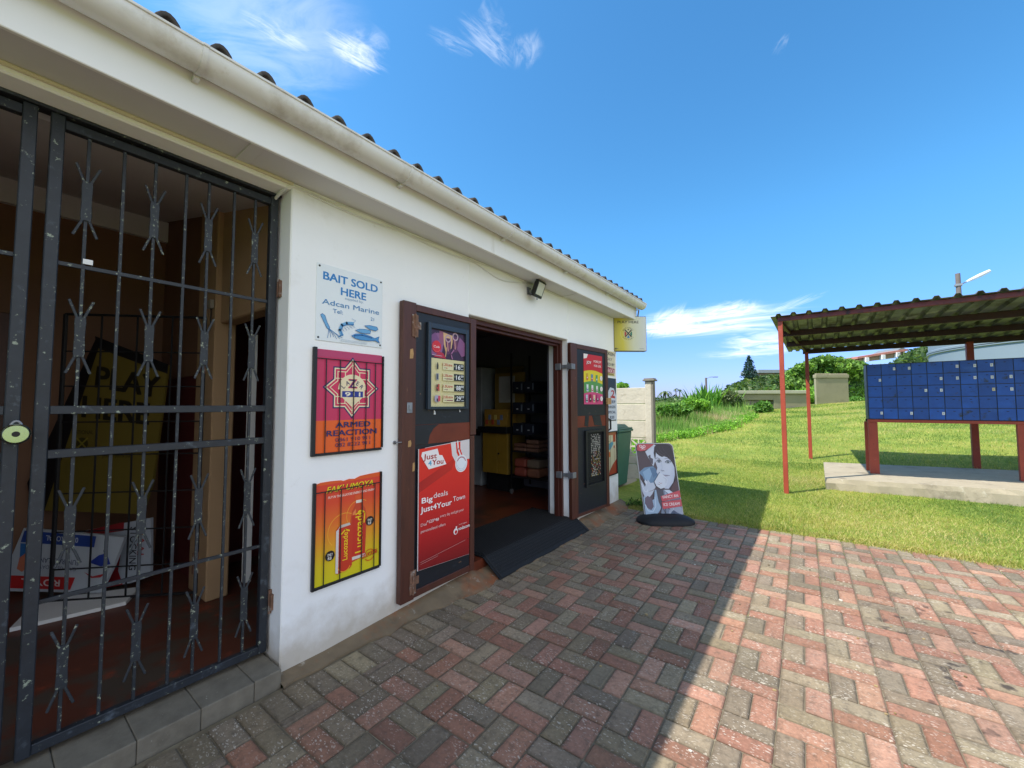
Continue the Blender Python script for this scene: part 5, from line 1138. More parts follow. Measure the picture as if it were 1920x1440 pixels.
k = MB(); k.obox((1.45, 0, hh + .12), .38, .12, .07); k.build('head', M['lampgrey'], t, local=True, bevel=.03)
# hill houses
D = 112; t, _z = far_root('hill_house', 'long house with a pink tiled roof near the top of the wooded hill', 'house', 1660, D, 0, rot=.0)
L_ = S(1708, 1612, D) / 2; pk = mat('pink_roof', '#b4786a', .7, var=(2, .1)); wl = mat('house_wall', '#8f7c68', .8)
sl_ = (ZZ_(655, D) - ZZ_(671, D)) / (2 * L_)
k = MB(); k.prism([(-L_, ZZ_(673, D)), (L_, ZZ_(658, D)), (L_, ZZ_(654, D)), (-L_, ZZ_(669, D))], (0, 0, 0), (1, 0, 0), (0, 0, 1), (0, 1, 0), 6); k.build('roof', pk, t, local=True)
k = MB(); k.prism([(-L_ + .8, ZZ_(680, D)), (L_ - .8, ZZ_(668, D)), (L_ - .8, ZZ_(658, D) - .02), (-L_ + .8, ZZ_(672.7, D) - .1)], (0, .6, 0), (1, 0, 0), (0, 0, 1), (0, 1, 0), 5); k.build('wall', wl, t, local=True)
for px in (1629, 1660, 1688): k = MB(); s_ = S(px, 1660, D); zz = ZZ_(671 - (px - 1612) * .16, D); k.box(s_ - .45, s_ + .45, -.3, .59, zz - 1.6, zz - .3); k.build('pillar', M['white'], t, local=True)
D = 118; t, _z = far_root('hill_house', 'grey gabled house roof at the upper right end of the long pink-roofed house', 'house', 1695, D, 0)
s0, s1, sm2 = S(1676, 1695, D), S(1712, 1695, D), S(1697, 1695, D)
k = MB(); k.prism([(s0, ZZ_(664, D)), (s1, ZZ_(657, D)), (sm2, ZZ_(651.5, D))], (0, 0, 0), (1, 0, 0), (0, 0, 1), (0, 1, 0), 8); k.build('roof', mat('grey_roof', '#70777c', .7), t, local=True)
k = MB(); k.prism([(s0 + 1, ZZ_(672, D)), (s1 - 1, ZZ_(665, D)), (s1 - 1, ZZ_(658, D)), (s0 + 1, ZZ_(664.5, D))], (0, .5, 0), (1, 0, 0), (0, 0, 1), (0, 1, 0), 6); k.build('wall', M['white'], t, local=True)
D = 100; t, _z = far_root('hill_house', 'flat grey roofed house showing over the trees left of the kiosk', 'house', 1455, D, 0)
s0, s1 = S(1424, 1455, D), S(1492, 1455, D)
k = MB(); k.box(s0, s1, 0, 8, ZZ_(699, D), ZZ_(693, D)); k.build('roof', mat('pale_grey_roof', '#8f979b', .6), t, local=True)
k = MB(); k.box(s0 + .6, s1 - .6, .6, 7, ZZ_(706, D), ZZ_(699, D) - .01); k.build('wall', wl, t, local=True)
D = 60; t, _z = far_root('far_house', 'tiny red roof low behind the concrete post at the far left of the field', 'house', 1233, D, 0)
k = MB(); k.prism([(-1.0, ZZ_(765, D)), (1.0, ZZ_(765, D)), (.6, ZZ_(759, D)), (-.8, ZZ_(759, D))], (0, 0, 0), (1, 0, 0), (0, 0, 1), (0, 1, 0), 3); k.build('roof', mat('red_roof', '#b8553f', .7), t, local=True)
k = MB(); k.box(-.9, .9, .2, 2.8, -6, ZZ_(765, D) - .01); k.build('wall', M['white'], t, local=True)
D = 34; t, _z = far_root('parked_car', 'silver car roof half hidden behind the lawn crest, beside the mailboxes', 'car', 1610, D)
zb = _z
k = MB(); k.prism([(-1.1, .45), (1.6, .45), (1.6, .8), (1.0, .95), (.5, 1.32), (-.5, 1.36), (-.95, 1.0), (-1.1, .95)], (0, 0, 0), (1, 0, 0), (0, 0, 1), (0, 1, 0), 1.5); k.build('body', mat('silver_paint', '#c4ccd2', .3, metal=.3), t, local=True, bevel=.05)
k = MB(); k.prism([(-.75, .98), (.75, .98), (.42, 1.26), (-.45, 1.28)], (0, -.01, 0), (1, 0, 0), (0, 0, 1), (0, 1, 0), .005); k.build('window', M['ironblack'], t, local=True)
for x in (-.7, 1.1):
    k = MB(); k.lathe([(.3, -.1), (.3, .1)], (0, 0, 0), 18, axis='x'); k.v = [(v[1] + x, v[0] + .12, v[2] + .32) for v in k.v]; k.build('wheel', M['rubber'], t, local=True)

# ------------------------------------------------------------ goods in the dim shop and things in the porch
def shopthing(name, label, cat, px, py, y, group=None):
    """a thing standing on the shop floor, at the spot y metres out"""
    d = _f + _r2 * ((px - 960) / FPX) - _u2 * ((py - 720) / FPX); tt = y / d.y; p = Vector((0, 0, EYE)) + d * tt
    return thing(name, label, cat, (p.x, y, .135), group=group), p.x
def X_(px, y):
    d = _f + _r2 * ((px - 960) / FPX); return d.x * y / d.y
def Z_(px, py, y):
    d = _f + _r2 * ((px - 960) / FPX) - _u2 * ((py - 720) / FPX); return EYE + d.z * y / d.y
yb = 4.55
xa, xb = X_(905, yb), X_(951, yb); zc0, zc1 = Z_(930, 888, yb), Z_(930, 812, yb)
t = thing('yellow_cupboard', 'mustard yellow two door cupboard with a black top inside the shop doorway', 'cupboard', ((xa + xb) / 2, yb + .2, .135))
k = MB(); k.box(xa, xb, yb + .02, yb + .45, zc0, zc1, lin('#7a6420')); k.build('body', M['shade'], t, bevel=.003)
k = MB(); xm = (xa * .4 + xb * .6)
k.box(xa + .004, xm - .002, yb, yb + .019, zc0 + .004, zc1 - .004, lin('#8f7120')); k.build('door', M['shade'], t, bevel=.002)
k = MB(); k.box(xm + .002, xb - .004, yb, yb + .019, zc0 + .004, zc1 - .004, lin('#8f7120')); dd = k.build('door', M['shade'], t, bevel=.002)
k = MB(); k.lathe([(.014, 0), (.014, .012)], (0, 0, 0), 12, axis='x'); k.v = [(v[1] + xm + .03, -v[0] + yb, v[2] + (zc0 + zc1) / 2) for v in k.v]; k.build('lock', M['screw'], dd)
k = MB(); k.box(xa - .05, xb + .03, yb - .06, yb + .5, zc1 + .002, zc1 + .09, lin('#101216')); k.build('top', M['shade'], t, bevel=.004)
k = MB(); k.box(xa + .02, xb - .02, yb + .08, yb + .42, .135, zc0 - .002, lin('#101216')); k.build('plinth', M['shade'], t)
za, zb_ = zc1 + .09, Z_(930, 700, yb + .2)
t = thing('display_stand', 'yellow cardboard display stand with a white notice on the cupboard top', 'display stand', ((xa + xb) / 2, yb + .3, za))
k = MB(); k.box(xa + .03, xb + .12, yb + .25, yb + .28, za + .003, zb_, lin('#8a7030')); k.build('backboard', M['shade'], t)
k = MB(); k.box(xa + .12, xb - .05, yb + .235, yb + .248, za + .35, zb_ - .05, lin('#a9a9a2')); k.build('notice', M['shade'], t)
k = MB()
k.box(xa + .02, xb - .02, yb + .02, yb + .234, za + .003, za + .25, lin('#a07c30')); [k.box(xa + .05 + .055 * i, xa + .09 + .055 * i, yb + .005, yb + .0195, za + .03 + .07 * (i % 2), za + .10 + .07 * (i % 2), lin(random.choice(['#8a9aa8', '#c0b060', '#b04a30', '#6a7a98']))) for i in range(6)]
k.build('tray', M['shade'], t)
t = thing('hanging_board', 'dim yellow board above the display stand inside the shop', 'board', ((xa + xb) / 2, yb + .5, Z_(930, 690, yb + .5)))
k = MB(); k.box(X_(915, 5.05), X_(980, 5.05), 5.03, 5.09, Z_(930, 708, 5.05), Z_(930, 690, 5.05), lin('#6a5830')); k.build('panel', M['shade'], t)
# open rack of goods
x0, x1 = X_(957, yb), X_(1031, yb)
t = thing('bread_rack', 'black wire rack stacked with dark crates and brown loaves, right of the yellow cupboard', 'rack', ((x0 + x1) / 2, yb + .2, .135))
zl = [Z_(990, p, yb) for p in (897, 848, 815, 775, 735)]; zl = [zl[0], zl[1], zl[2], zl[3], zl[4]]
for xx in (x0, x1 - .02):
    for yy in (yb, yb + .45): k = MB(); k.box(xx, xx + .02, yy, yy + .02, .20, 2.1, lin('#0d0f12')); k.build('post', M['shade'], t)
for z in zl: k = MB(); k.box(x0 + .021, x1 - .021, yb + .002, yb + .46, z - .012, z, lin('#14161a')); k.build('shelf', M['shade'], t)
for xx in (x0, x1 - .02):
    k = MB(); k.lathe([(.035, 0), (.035, .02)], (xx, yb + .01, .17), 14, axis='x'); k.build('castor', M['galv'], t)
random.seed(5)
def loaf(x, y, z, w_, h_, c, nm='bread_bag', lab='brown paper bread bag on the wire rack', grp='bread bags on the rack'):
    t = thing(nm, lab, 'bag', (x, y, z), group=grp); k = MB(); k.box(x - w_ / 2, x + w_ / 2, y - .14, y + .14, z + .002, z + h_, lin(c)); k.build('bag', M['shade'], t, bevel=min(w_, h_) * .25, seg=3); return t
for i in range(2):
    for j in range(2): loaf(x0 + .125 + i * .215, yb + .18, zl[0] + j * .125, .20, .12, random.choice(['#8a5a44', '#a4836a', '#8c4436', '#7a6a5a']), 'bread_bag', ('lower', 'upper')[j] + ' ' + ('left', 'right')[i] + ' brown paper bread bag on the bottom shelf of the rack')
for i in range(2):
    for j in range(3 - (i == 0)): loaf(x0 + .125 + i * .215, yb + .18, zl[1] + j * .055, .205, .05, random.choice(['#7a5848', '#8a6a54', '#6e4a3a']), 'paper_stack', ('lowest', 'second', 'top')[j] + ' flat brown paper stack in the ' + ('left', 'right')[i] + ' pile on the rack', 'paper stacks on the rack')
for zi in (2, 3, 4):
    for i in range(2):
        xx = x0 + .11 + i * .19; t2 = thing('dark_crate', ('left', 'right')[i] + ' dark blue crate with small labels on the ' + ('lowest', 'middle', 'top')[zi - 2] + ' crate shelf of the rack', 'crate', (xx, yb + .2, zl[zi]), group='dark crates on the rack')
        k = MB(); k.box(xx - .085, xx + .085, yb + .02, yb + .4, zl[zi] + .002, zl[zi] + .15, lin('#161c2a')); k.build('box', M['shade'], t2, bevel=.004)
        k = MB(); k.box(xx - .02, xx + .01, yb + .016, yb + .0195, zl[zi] + .05, zl[zi] + .065, lin('#b8bcc0')); k.build('label', M['shade'], t2)
        k = MB(); k.box(xx + .06, xx + .078, yb + .015, yb + .0195, zl[zi] + .03, zl[zi] + .12, lin('#6a7684')); k.build('label', M['shade'], t2)
t = thing('block', 'pale grey fridge standing in for a strip of inner wall, left of the yellow cupboard, seen past the door edge', 'block', (X_(890, 4.75), 4.8, .135))  # added box with dark band, in place of a light grey wall strip
xf0, xf1 = X_(880, 4.7), X_(903, 4.7); k = MB(); k.box(xf0, xf1, 4.7, 5.05, .14, 1.95, lin('#8f979b')); k.build('body', M['shade'], t, bevel=.01); k = MB(); k.box(xf0 + .02, xf1 - .02, 4.688, 4.699, .9, 1.0, lin('#1a1c20')); k.build('dark_band', M['shade'], t)

# porch: boards and the folded inner grille, facing the camera
def board(name, label, cat, D, pts, col, art=None, th=.02, ref=200):
    p = cam_pt(ref, 758, D); t = thing(name, label, cat, (p.x, p.y, 0), rotz=YAW)
    P2 = [(S(a, ref, D), ZZ_(b, D)) for a, b in pts]
    k = MB(); k.prism(P2, (0, 0, 0), (1, 0, 0), (0, 0, 1), (0, 1, 0), th, lin(col)); k.build('panel', M['ink'], t, local=True)
    A = Art((0, 0, 0), (1, 0, 0), (0, 0, 1), (0, -1, 0), 1, 1)
    def q(a, b): return (S(a, ref, D), ZZ_(b, D))
    if art: art(A, q, D); A.build(t, local=True)
    return t
def art_play(A, q, D):
    A.poly([q(175, 628), q(182, 640), q(95, 950), q(70, 950), q(60, 900)], '#15161a'); A.poly([q(172, 626), q(312, 680), q(312, 698), q(176, 648)], '#15161a')
    for s_, px, py, h_, w_, rot in (('PLAY', 238, 712, 40, 120, -.17), ('HERE', 218, 765, 40, 125, -.12)):
        A.text(s_, *q(px, py), h_ / FPX * D, '#1c1a10', .07, width=w_ / FPX * D, rot=rot, shear=-.1)
    cx_, cy_ = q(158, 828); A.ring(cx_, cy_, .0, .045, '#3a3514', 0, 6.28, 18); A.text('NATIONAL', cx_, cy_ + .085, .03, '#3a3514', .02, width=.16); A.text('LOTTERY', cx_, cy_ - .085, .03, '#3a3514', .02, width=.15); A.line([(cx_ - .04, cy_ + .04), (cx_ + .04, cy_ - .04)], .012, '#8f8434'); A.line([(cx_ + .04, cy_ + .04), (cx_ - .04, cy_ - .04)], .012, '#8f8434')
    A.text('phanda pusha play', *q(225, 850), .028, '#4a4418', .01, width=.22)
board('play_here_board', 'big leaning yellow board reading PLAY HERE with black edges, behind the porch grille', 'board', 3.03, [(175, 630), (312, 682), (292, 900), (275, 958), (70, 950), (60, 900)], '#72642a', art_play)
def art_royal(A, q, D):
    A.poly([q(60, 987), q(193, 998), q(190, 1018), q(54, 1008)], '#27438c'); A.text('0860 ROYAL', *q(130, 1003), .035, '#c4ccd8', .02, width=.22, rot=math.pi - .08)
    A.poly([q(54, 1010), q(82, 1012), q(80, 1030), q(54, 1036)], '#2f6aa8'); A.poly([q(54, 1036), q(75, 1020), q(72, 1050), q(60, 1062), q(50, 1056)], '#c27458')
    A.poly([q(20, 1067), q(158, 1072), q(150, 1094), q(18, 1090)], '#b82c2c'); A.text('ROYAL', *q(95, 1081), .045, '#dcd0d0', .03, width=.26, rot=math.pi - .04)
    A.text('FUNERAL PLANS', *q(125, 1043), .035, '#4a5068', .02, width=.28, rot=math.pi - .08); A.text('CALL US TODAY', *q(125, 1055), .025, '#6a7088', .02, width=.25, rot=math.pi - .08)
    A.poly([q(182, 1045), q(200, 1032), q(214, 1028), q(222, 1048), q(204, 1052)], '#2a3f94'); A.poly([q(174, 1062), q(190, 1070), q(216, 1064), q(204, 1072), q(188, 1073)], '#a82c30')
    A.rect(*q(208, 1026), *q(214, 1022), '#30385a')
board('upside_down_board', 'white advertising board standing upside down with blue top and red band, on the porch floor', 'board', 2.80, [(58, 983), (195, 995), (245, 1000), (228, 1050), (205, 1100), (15, 1096)], '#b4bcc4', art_royal)
def art_stack(A, q, D):
    A.poly([q(165, 990), q(243, 972), q(243, 988), q(200, 994)], '#8a2428'); A.poly([q(240, 1030), q(236, 1060), q(246, 1085), q(212, 1092)], '#8a1f26')
    A.text('STOCKING', *q(262, 1020), .05, '#1c1c26', .03, width=.30, rot=-math.pi / 2); A.text('BRAAI', *q(276, 1003), .05, '#9a2a30', .03, width=.22, rot=-math.pi / 2)
board('folded_banner', 'white and red banner board with black edge tucked behind the upside down board', 'banner', 2.93, [(150, 992), (292, 965), (296, 1070), (262, 1082), (200, 1092)], '#a8b0ba', art_stack)
k = MB(); p1, p2, p3, p4 = [cam_pt(a, b, 758) for a, b in ((0, 0),) * 4] if False else (None,) * 4
def floorpt(px, py, z):
    d = _f + _r2 * ((px - 960) / FPX) - _u2 * ((py - 720) / FPX); t_ = (z - EYE) / d.z; return Vector((0, 0, EYE)) + d * t_
q4 = [floorpt(a, b, .10) for a, b in ((18, 1178), (236, 1128), (262, 1100), (70, 1125))]
t = thing('loose_white_board', 'plain white board lying flat on the porch floor under the upright boards', 'board', (q4[0].x, q4[0].y, .09)); k = MB(); k.add([tuple(p) for p in q4] + [(p.x, p.y, .078) for p in q4], [(0, 1, 2, 3), (0, 4, 5, 1), (1, 5, 6, 2), (2, 6, 7, 3), (3, 7, 4, 0)]); k.build('panel', M['white'], t)
# inner grille leaf
ga_, gb_ = Vector((-3.40, .985)), Vector((-4.03, .35)); gd = (gb_ - ga_).normalized(); GL = (gb_ - ga_).length
t = thing('inner_grille', 'thin black burglar grille leaf standing open inside the porch in front of the boards', 'grille', (-3.4, .985, .08))
def gp(s_, z): return Vector((ga_.x + gd.x * s_, ga_.y + gd.y * s_, z))
for i in range(5):
    s_ = .02 + i * (GL - .03) / 4; k = MB(); k.tube([gp(s_, .10), gp(s_, 1.985)], .013 if i in (0, 4) else .006, 6); k.build('bar', M['ironblack'], t)
for z in (.10, .30, .54, .79, 1.04, 1.26, 1.50, 1.735, 1.985): k = MB(); k.tube([gp(.02, z), gp(GL - .01, z)], .005 if z not in (.10, 1.985) else .009, 6); k.build('rail', M['ironblack'], t)
for z in (1.66, .30): k = MB(); k.box(-3.43, -3.40, .94, .97, z - .07, z + .07); k.build('hinge', M['rust'], t)
t = thing('small_box', 'little pale switch box with a wire on the porch beam', 'switch box', (-3.3, .985, 2.05)); k = MB(); k.box(-3.33, -3.27, .945, .969, 2.03, 2.09, lin('#8a8478')); k.build('box', M['matt'], t, bevel=.003); k = MB(); k.tube([(-3.3, .96, 2.03), (-3.31, .962, 1.9), (-3.4, .962, 1.86)], .004, 6); k.build('wire', M['ironblack'], t)

# ------------------------------------------------------------ vegetation
G_ = {k: np.array([lin(c) for c in v]) for k, v in dict(
    tree=['#3f5a26', '#4d6c2e', '#5d7c36', '#33491f', '#708a42'], dark=['#2c4222', '#37502a', '#243a1e', '#445c30'],
    lime=['#5f8a2c', '#72a034', '#83ac42', '#4c7626'], grey=['#5b6b45', '#6c7a52', '#4a5a3a', '#7c8660'], pine=['#26403a', '#2f4a44', '#1e3430', '#3a5650'],
    bush=['#4f7a30', '#628c3a', '#3f6628', '#75994a']).items()}
for _k in G_: G_[_k] = G_[_k] * 1.35
def leaves(cent, rad, n, size, pal, flat=.0, shell=.55, seed=0, jag=.25):
    """n leaf clumps spread through ellipsoids (cent (m,3), rad (m,3)); returns V, F, C"""
    r = np.random.default_rng(seed); cent = np.atleast_2d(cent); rad = np.atleast_2d(rad)
    vol = rad.prod(1) ** (2 / 3); idx = r.choice(len(cent), n, p=vol / vol.sum())
    d = r.normal(size=(n, 3)); d /= np.linalg.norm(d, axis=1)[:, None]
    lum = 1 + jag * np.sin(d[:, 0] * 5 + idx * 1.7) * np.sin(d[:, 2] * 4 + idx) * np.cos(d[:, 1] * 5 + idx * .6)
    rr = (shell + (1 - shell) * r.random(n)) * lum
    P = cent[idx] + d * rad[idx] * rr[:, None]
    a = r.normal(size=(n, 3)); a[:, 2] *= (1 - flat); a /= np.linalg.norm(a, axis=1)[:, None]
    b = np.cross(a, r.normal(size=(n, 3))); b /= np.linalg.norm(b, axis=1)[:, None]
    sz = size * (.55 + .9 * r.random(n)); L = a * sz[:, None]; Wd = b * (sz * .42)[:, None]
    V = np.stack([P - L, P - Wd, P + L, P + Wd], 1).reshape(-1, 3); F = np.arange(4 * n).reshape(n, 4)
    pal = G_[pal] if isinstance(pal, str) else pal
    C = pal[r.integers(0, len(pal), n)] * (.8 + .4 * r.random((n, 1))) * (.85 + .3 * ((idx * 7919 % 13) / 12))[:, None]
    return V, F, C
def join(parts):
    V, F, C = [], [], []; o = 0
    for v, f, c in parts: V.append(v); F.append(f + o); C.append(c); o += len(v)
    return np.concatenate(V), np.concatenate(F), np.concatenate(C)
def tree(name, label, cat, px, pyb, D, blobs, pal, nleaf, size, z=None, group=None, seed=0, trunk=.18, lean=0):
    """blobs: (px, py, rx, ry px, dz m) measured at depth D"""
    p = cam_pt(px, 758, D); zb = tz(p.x, p.y) if z is None else z
    t = thing(name, label, cat, (p.x, p.y, zb), group=group); c, r_ = [], []
    for bx_, by_, rx, ry, dd in blobs:
        q = cam_pt(bx_, by_, D + dd); c.append((q.x - p.x, q.y - p.y, q.z - zb)); a = rx / FPX * D; r_.append((a, a, ry / FPX * D))
    V, F, C = leaves(np.array(c), np.array(r_), nleaf, size, pal, seed=seed); npmesh('crown', V, F, C, M['leaf'], t)
    k = MB(); top = np.array(c).mean(0); k.tube([(0, 0, -.3), (top[0] * .3 + lean, top[1] * .3, top[2] * .4), (top[0] * .7, top[1] * .7, top[2] * .75)], [trunk, trunk * .75, trunk * .5], 8)
    for q in c[:5]: k.tube([(top[0] * .3 + lean, top[1] * .3, top[2] * .4), tuple(np.array(q) * .6 + np.array([0, 0, .1])), q], [trunk * .5, trunk * .32, trunk * .12], 6)
    k.build('trunk', M['bark'], t, local=True, smooth_=True); return t
tree('broad_tree', 'large spreading bright green tree with dark limbs, left of the khaki kiosk', 'tree', 1555, 757, 34,
     [(1500, 725, 26, 14, 0), (1530, 705, 34, 15, 1), (1570, 690, 34, 15, 0), (1605, 700, 26, 16, 0), (1550, 735, 40, 16, 1.5), (1590, 735, 34, 20, .5), (1495, 745, 24, 10, 0), (1535, 755, 30, 12, .5), (1520, 684, 16, 8, 1), (1580, 680, 20, 8, 0), (1496, 700, 20, 12, 1), (1488, 712, 16, 10, 1), (1510, 688, 18, 9, 0), (1545, 676, 24, 9, 0), (1600, 686, 20, 10, 0)], G_['tree'] * 1.35, 13000, .17, seed=3, trunk=.28)
tree('bright_tree', 'lighter lime green rounded tree under the spreading tree beside the low building', 'tree', 1500, 757, 31,
     [(1500, 745, 22, 14, 0), (1518, 738, 16, 12, 0), (1482, 752, 14, 9, 0)], 'lime', 3000, .14, seed=5, trunk=.12)
tree('dark_tree', 'dark rounded evergreen tree just right of the khaki kiosk', 'tree', 1612, 757, 38,
     [(1608, 735, 18, 18, 0), (1622, 720, 18, 14, 1), (1600, 715, 16, 12, 1)], 'dark', 3500, .17, seed=7, trunk=.2)
tree('round_shrub', 'low round green shrub between the kiosk and the mailboxes', 'shrub', 1612, 757, 29, [(1606, 750, 12, 7, 0), (1622, 752, 14, 7, .5), (1638, 752, 12, 6, .5)], 'bush', 1400, .10, seed=8, trunk=.03)
# tiered pine
D = 62; p = cam_pt(1407, 758, D); t = thing('norfolk_pine', 'dark conical tiered pine standing alone on the ridge', 'pine', (p.x, p.y, 0)); parts = []; zt_, zb_ = ZZ_(667, D), ZZ_(708, D)
r = np.random.default_rng(4)
for i in range(15):
    f_ = i / 14; z = zt_ - (zt_ - zb_) * f_ ; rad = (.12 + 1.05 * f_ ** .85) * (1 + .12 * r.random())
    n_ = int(40 + 150 * f_); a = r.random(n_) * 6.28; q = rad * np.sqrt(r.random(n_)); c = np.stack([q * np.cos(a), q * np.sin(a), z + .18 * q - .05 + .05 * r.normal(size=n_)], 1)
    V, F, C = leaves(c, np.full((n_, 3), .05), n_, .16, 'pine', flat=.6, seed=i); parts.append((V, F, C))
V, F, C = join(parts); npmesh('crown', V, F, C, M['leaf'], t); k = MB(); k.tube([(0, 0, -2), (0, 0, zt_ - .2)], [.2, .04], 8); k.build('trunk', M['bark'], t, local=True)
# wooded hillside: dense bush that reads as one mass
r = np.random.default_rng(21); cs, rs_ = [], []
HC = [(1378, 726), (1392, 714), (1415, 704), (1450, 699), (1480, 690), (1520, 684), (1580, 684), (1620, 682), (1660, 680), (1690, 672), (1720, 658), (1750, 645), (1790, 642), (1850, 632), (1940, 622), (2100, 600)]
hx, hy = zip(*HC)
for i in range(1250):
    px = r.uniform(1370, 2050) if i < 760 else (r.uniform(1380, 1500) if i < 900 else r.uniform(1590, 1800)); D = r.uniform(48, 112); p = cam_pt(px, 758, D); z = tz(p.x, p.y); rr = r.uniform(1.3, 2.9) * (D / 80) ** .5
    topy = np.interp(px, hx, hy) + 3; zc = min(z + rr * .45, ZZ_(topy, D) - rr * .72) if r.random() < .45 else ZZ_(topy + r.uniform(0, 26), D) - rr * .72
    if 1612 < px < 1712 and D < 112 and zc + rr > ZZ_(np.interp(px, [1612, 1712], [688, 672]), D): zc = ZZ_(np.interp(px, [1612, 1712], [688, 672]), D) - rr
    if px < 1492 and D < 99 and zc + rr * .9 > ZZ_(700, D): zc = ZZ_(700, D) - rr * .9
    cs.append((p.x, p.y, zc)); rs_.append((rr * 1.25, rr * 1.25, rr * .8))
cs, rs_ = np.array(cs), np.array(rs_); n_ = 120000
pal = np.concatenate([G_['dark'], G_['tree'] * .8, G_['grey'] * .8, G_['dark']])
V, F, C = leaves(cs, rs_, n_, .34, pal, flat=.3, shell=.7, seed=22, jag=.12)
# every crown of the mass keeps one hue
tag(npmesh('hillside_bush', V, F, C, M['leaf']), 'dense coastal bush covering the hill behind the field', 'bush', kind='stuff')
# distant bush beyond the field at the left
r = np.random.default_rng(31); cs, rs_ = [], []
for i in range(260):
    px = r.uniform(1150, 1400); D = r.uniform(45, 85); p = cam_pt(px, 758, D); top = np.interp(px, [1150, 1232, 1260, 1290, 1340, 1372, 1400], [742, 741, 737, 742, 738, 724, 716]); rr = r.uniform(1.0, 2.2); zc = ZZ_(top + r.uniform(0, 22), D) - rr * .8
    cs.append((p.x, p.y, zc)); rs_.append((rr * 1.3, rr * 1.3, rr * .8))
V, F, C = leaves(np.array(cs), np.array(rs_), 26000, .26, np.concatenate([G_['dark'], G_['grey'], G_['dark']]), flat=.3, shell=.7, seed=32, jag=.15)
tag(npmesh('distant_bush', V, F, C, M['leaf']), 'dark green bush line at the far left end of the field', 'bush', kind='stuff')
for i, (px, py, D) in enumerate(((1268, 729, 70), (1275, 731, 70), (1248, 736, 52))):
    p = cam_pt(px, 758, D); t = thing('palm', ['thin distant palm, left one of two close together', 'thin distant palm, right one of two close together', 'grey green feathery palm low behind the concrete post'][i], 'palm', (p.x, p.y, 0), group='distant palms'); hz = ZZ_(py, D); rr_ = .55 if i < 2 else 1.1
    k = MB(); k.tube([(0, 0, -6), (0, 0, hz)], .09, 6); k.build('trunk', M['bark'], t, local=True); Vl, Fl, Cl = [], [], []; r2 = np.random.default_rng(i)
    for f_ in range(16):
        a = f_ * .39 + r2.random() * .3; e0 = r2.uniform(.1, 1.0); pts_ = [np.array([math.cos(a) * rr_ * s_, math.sin(a) * rr_ * s_, hz + rr_ * (e0 * s_ - 1.1 * s_ * s_)]) for s_ in np.linspace(0, 1, 6)]; sd = np.array([-math.sin(a), math.cos(a), 0]) * rr_ * .13
        for q in range(5):
            w0, w1 = (1 - abs(q / 5 - .4)), (1 - abs((q + 1) / 5 - .4)) * (q < 4); o = len(Vl) * 1
            Vl += [pts_[q] - sd * w0, pts_[q] + sd * w0, pts_[q + 1] + sd * w1, pts_[q + 1] - sd * w1]; Fl.append([o, o + 1, o + 2, o + 3]); Cl.append(G_['grey'][f_ % 4] * .8)
    npmesh('fronds', np.array(Vl), np.array(Fl), np.array(Cl), M['leaf'], t)
# big-leaved clump (strelitzia-like) and field bushes
def strap_plant(name, label, px, D, n_, hgt, spread, pal, seed, z=None, wd=.10):
    p = cam_pt(px, 758, D); zb = tz(p.x, p.y) - .1 if z is None else z; t = thing(name, label, 'plant', (p.x, p.y, zb)); r2 = np.random.default_rng(seed); Vl, Fl, Cl = [], [], []
    for i in range(n_):
        a = r2.random() * 6.28; off = np.array([r2.normal() * spread, r2.normal() * spread, 0]); L = hgt * r2.uniform(.55, 1.0); tl = r2.uniform(.08, .5); d_ = np.array([math.cos(a), math.sin(a), 0]); sd = np.array([-math.sin(a), math.cos(a), 0]); c_ = G_[pal][r2.integers(0, len(G_[pal]))] * r2.uniform(.7, 1.35)
        pts_ = [off + d_ * (L * tl * s_ ** 1.6) + np.array([0, 0, L * (s_ - .35 * tl * s_ ** 3)]) for s_ in np.linspace(0, 1, 8)]; ws = [.15, .2, .5, .95, 1.0, .85, .5, .03]
        for q in range(7):
            o = len(Vl); cr = np.array([0, 0, wd * .25]); Vl += [pts_[q] - sd * wd * ws[q] + cr, pts_[q] , pts_[q + 1], pts_[q + 1] - sd * wd * ws[q + 1] + cr, pts_[q] + sd * wd * ws[q] + cr, pts_[q + 1] + sd * wd * ws[q + 1] + cr]; Fl += [[o, o + 1, o + 2, o + 3], [o + 1, o + 4, o + 5, o + 2]]; Cl += [c_, c_ * 1.12]
    npmesh('leaves', np.array(Vl), np.array(Fl), np.array(Cl), M['leaf'], t); k = MB(); k.tube([(0, 0, -.2), (0, 0, .25)], [.12, .05], 6); k.build('stem', M['bark'], t, local=True)
for j, (px, D, h_, n_) in enumerate(((1330, 21, 2.0, 150), (1310, 20.5, 1.55, 110), (1350, 21.5, 1.6, 110), (1290, 20, 1.1, 70))):
    strap_plant('strap_leaf_plant', ['tallest clump of long upright strap leaves at the field edge', 'clump of long strap leaves left of the tallest clump', 'clump of long strap leaves right of the tallest clump', 'lowest clump of strap leaves at the left of its row'][j], px, D, n_, h_, .34, 'bush', 40 + j, wd=.055)
for j, (px, D, bl, pal, lab) in enumerate((
        (1368, 21, [(1368, 745, 18, 14, 0), (1380, 752, 14, 12, 0), (1358, 752, 12, 10, 0)], 'grey', 'grey green field bush just left of the low utility building'),
        (1425, 20.5, [(1432, 764, 14, 12, 0), (1415, 768, 12, 8, 0), (1400, 770, 14, 8, 0)], 'bush', 'leafy weed bush growing against the low utility building'),
        (1255, 15, [(1250, 770, 22, 11, 0), (1275, 768, 20, 12, 0), (1238, 775, 14, 9, 0)], 'bush', 'rounded field bush behind the concrete post'),
        (1300, 17, [(1296, 758, 16, 12, 0), (1315, 762, 16, 12, 0)], 'lime', 'bright field bush in front of the strap leaved clumps'))):
    tree('field_bush', lab, 'bush', px, 758, D, bl, pal, 2600, .085, seed=60 + j, trunk=.03)
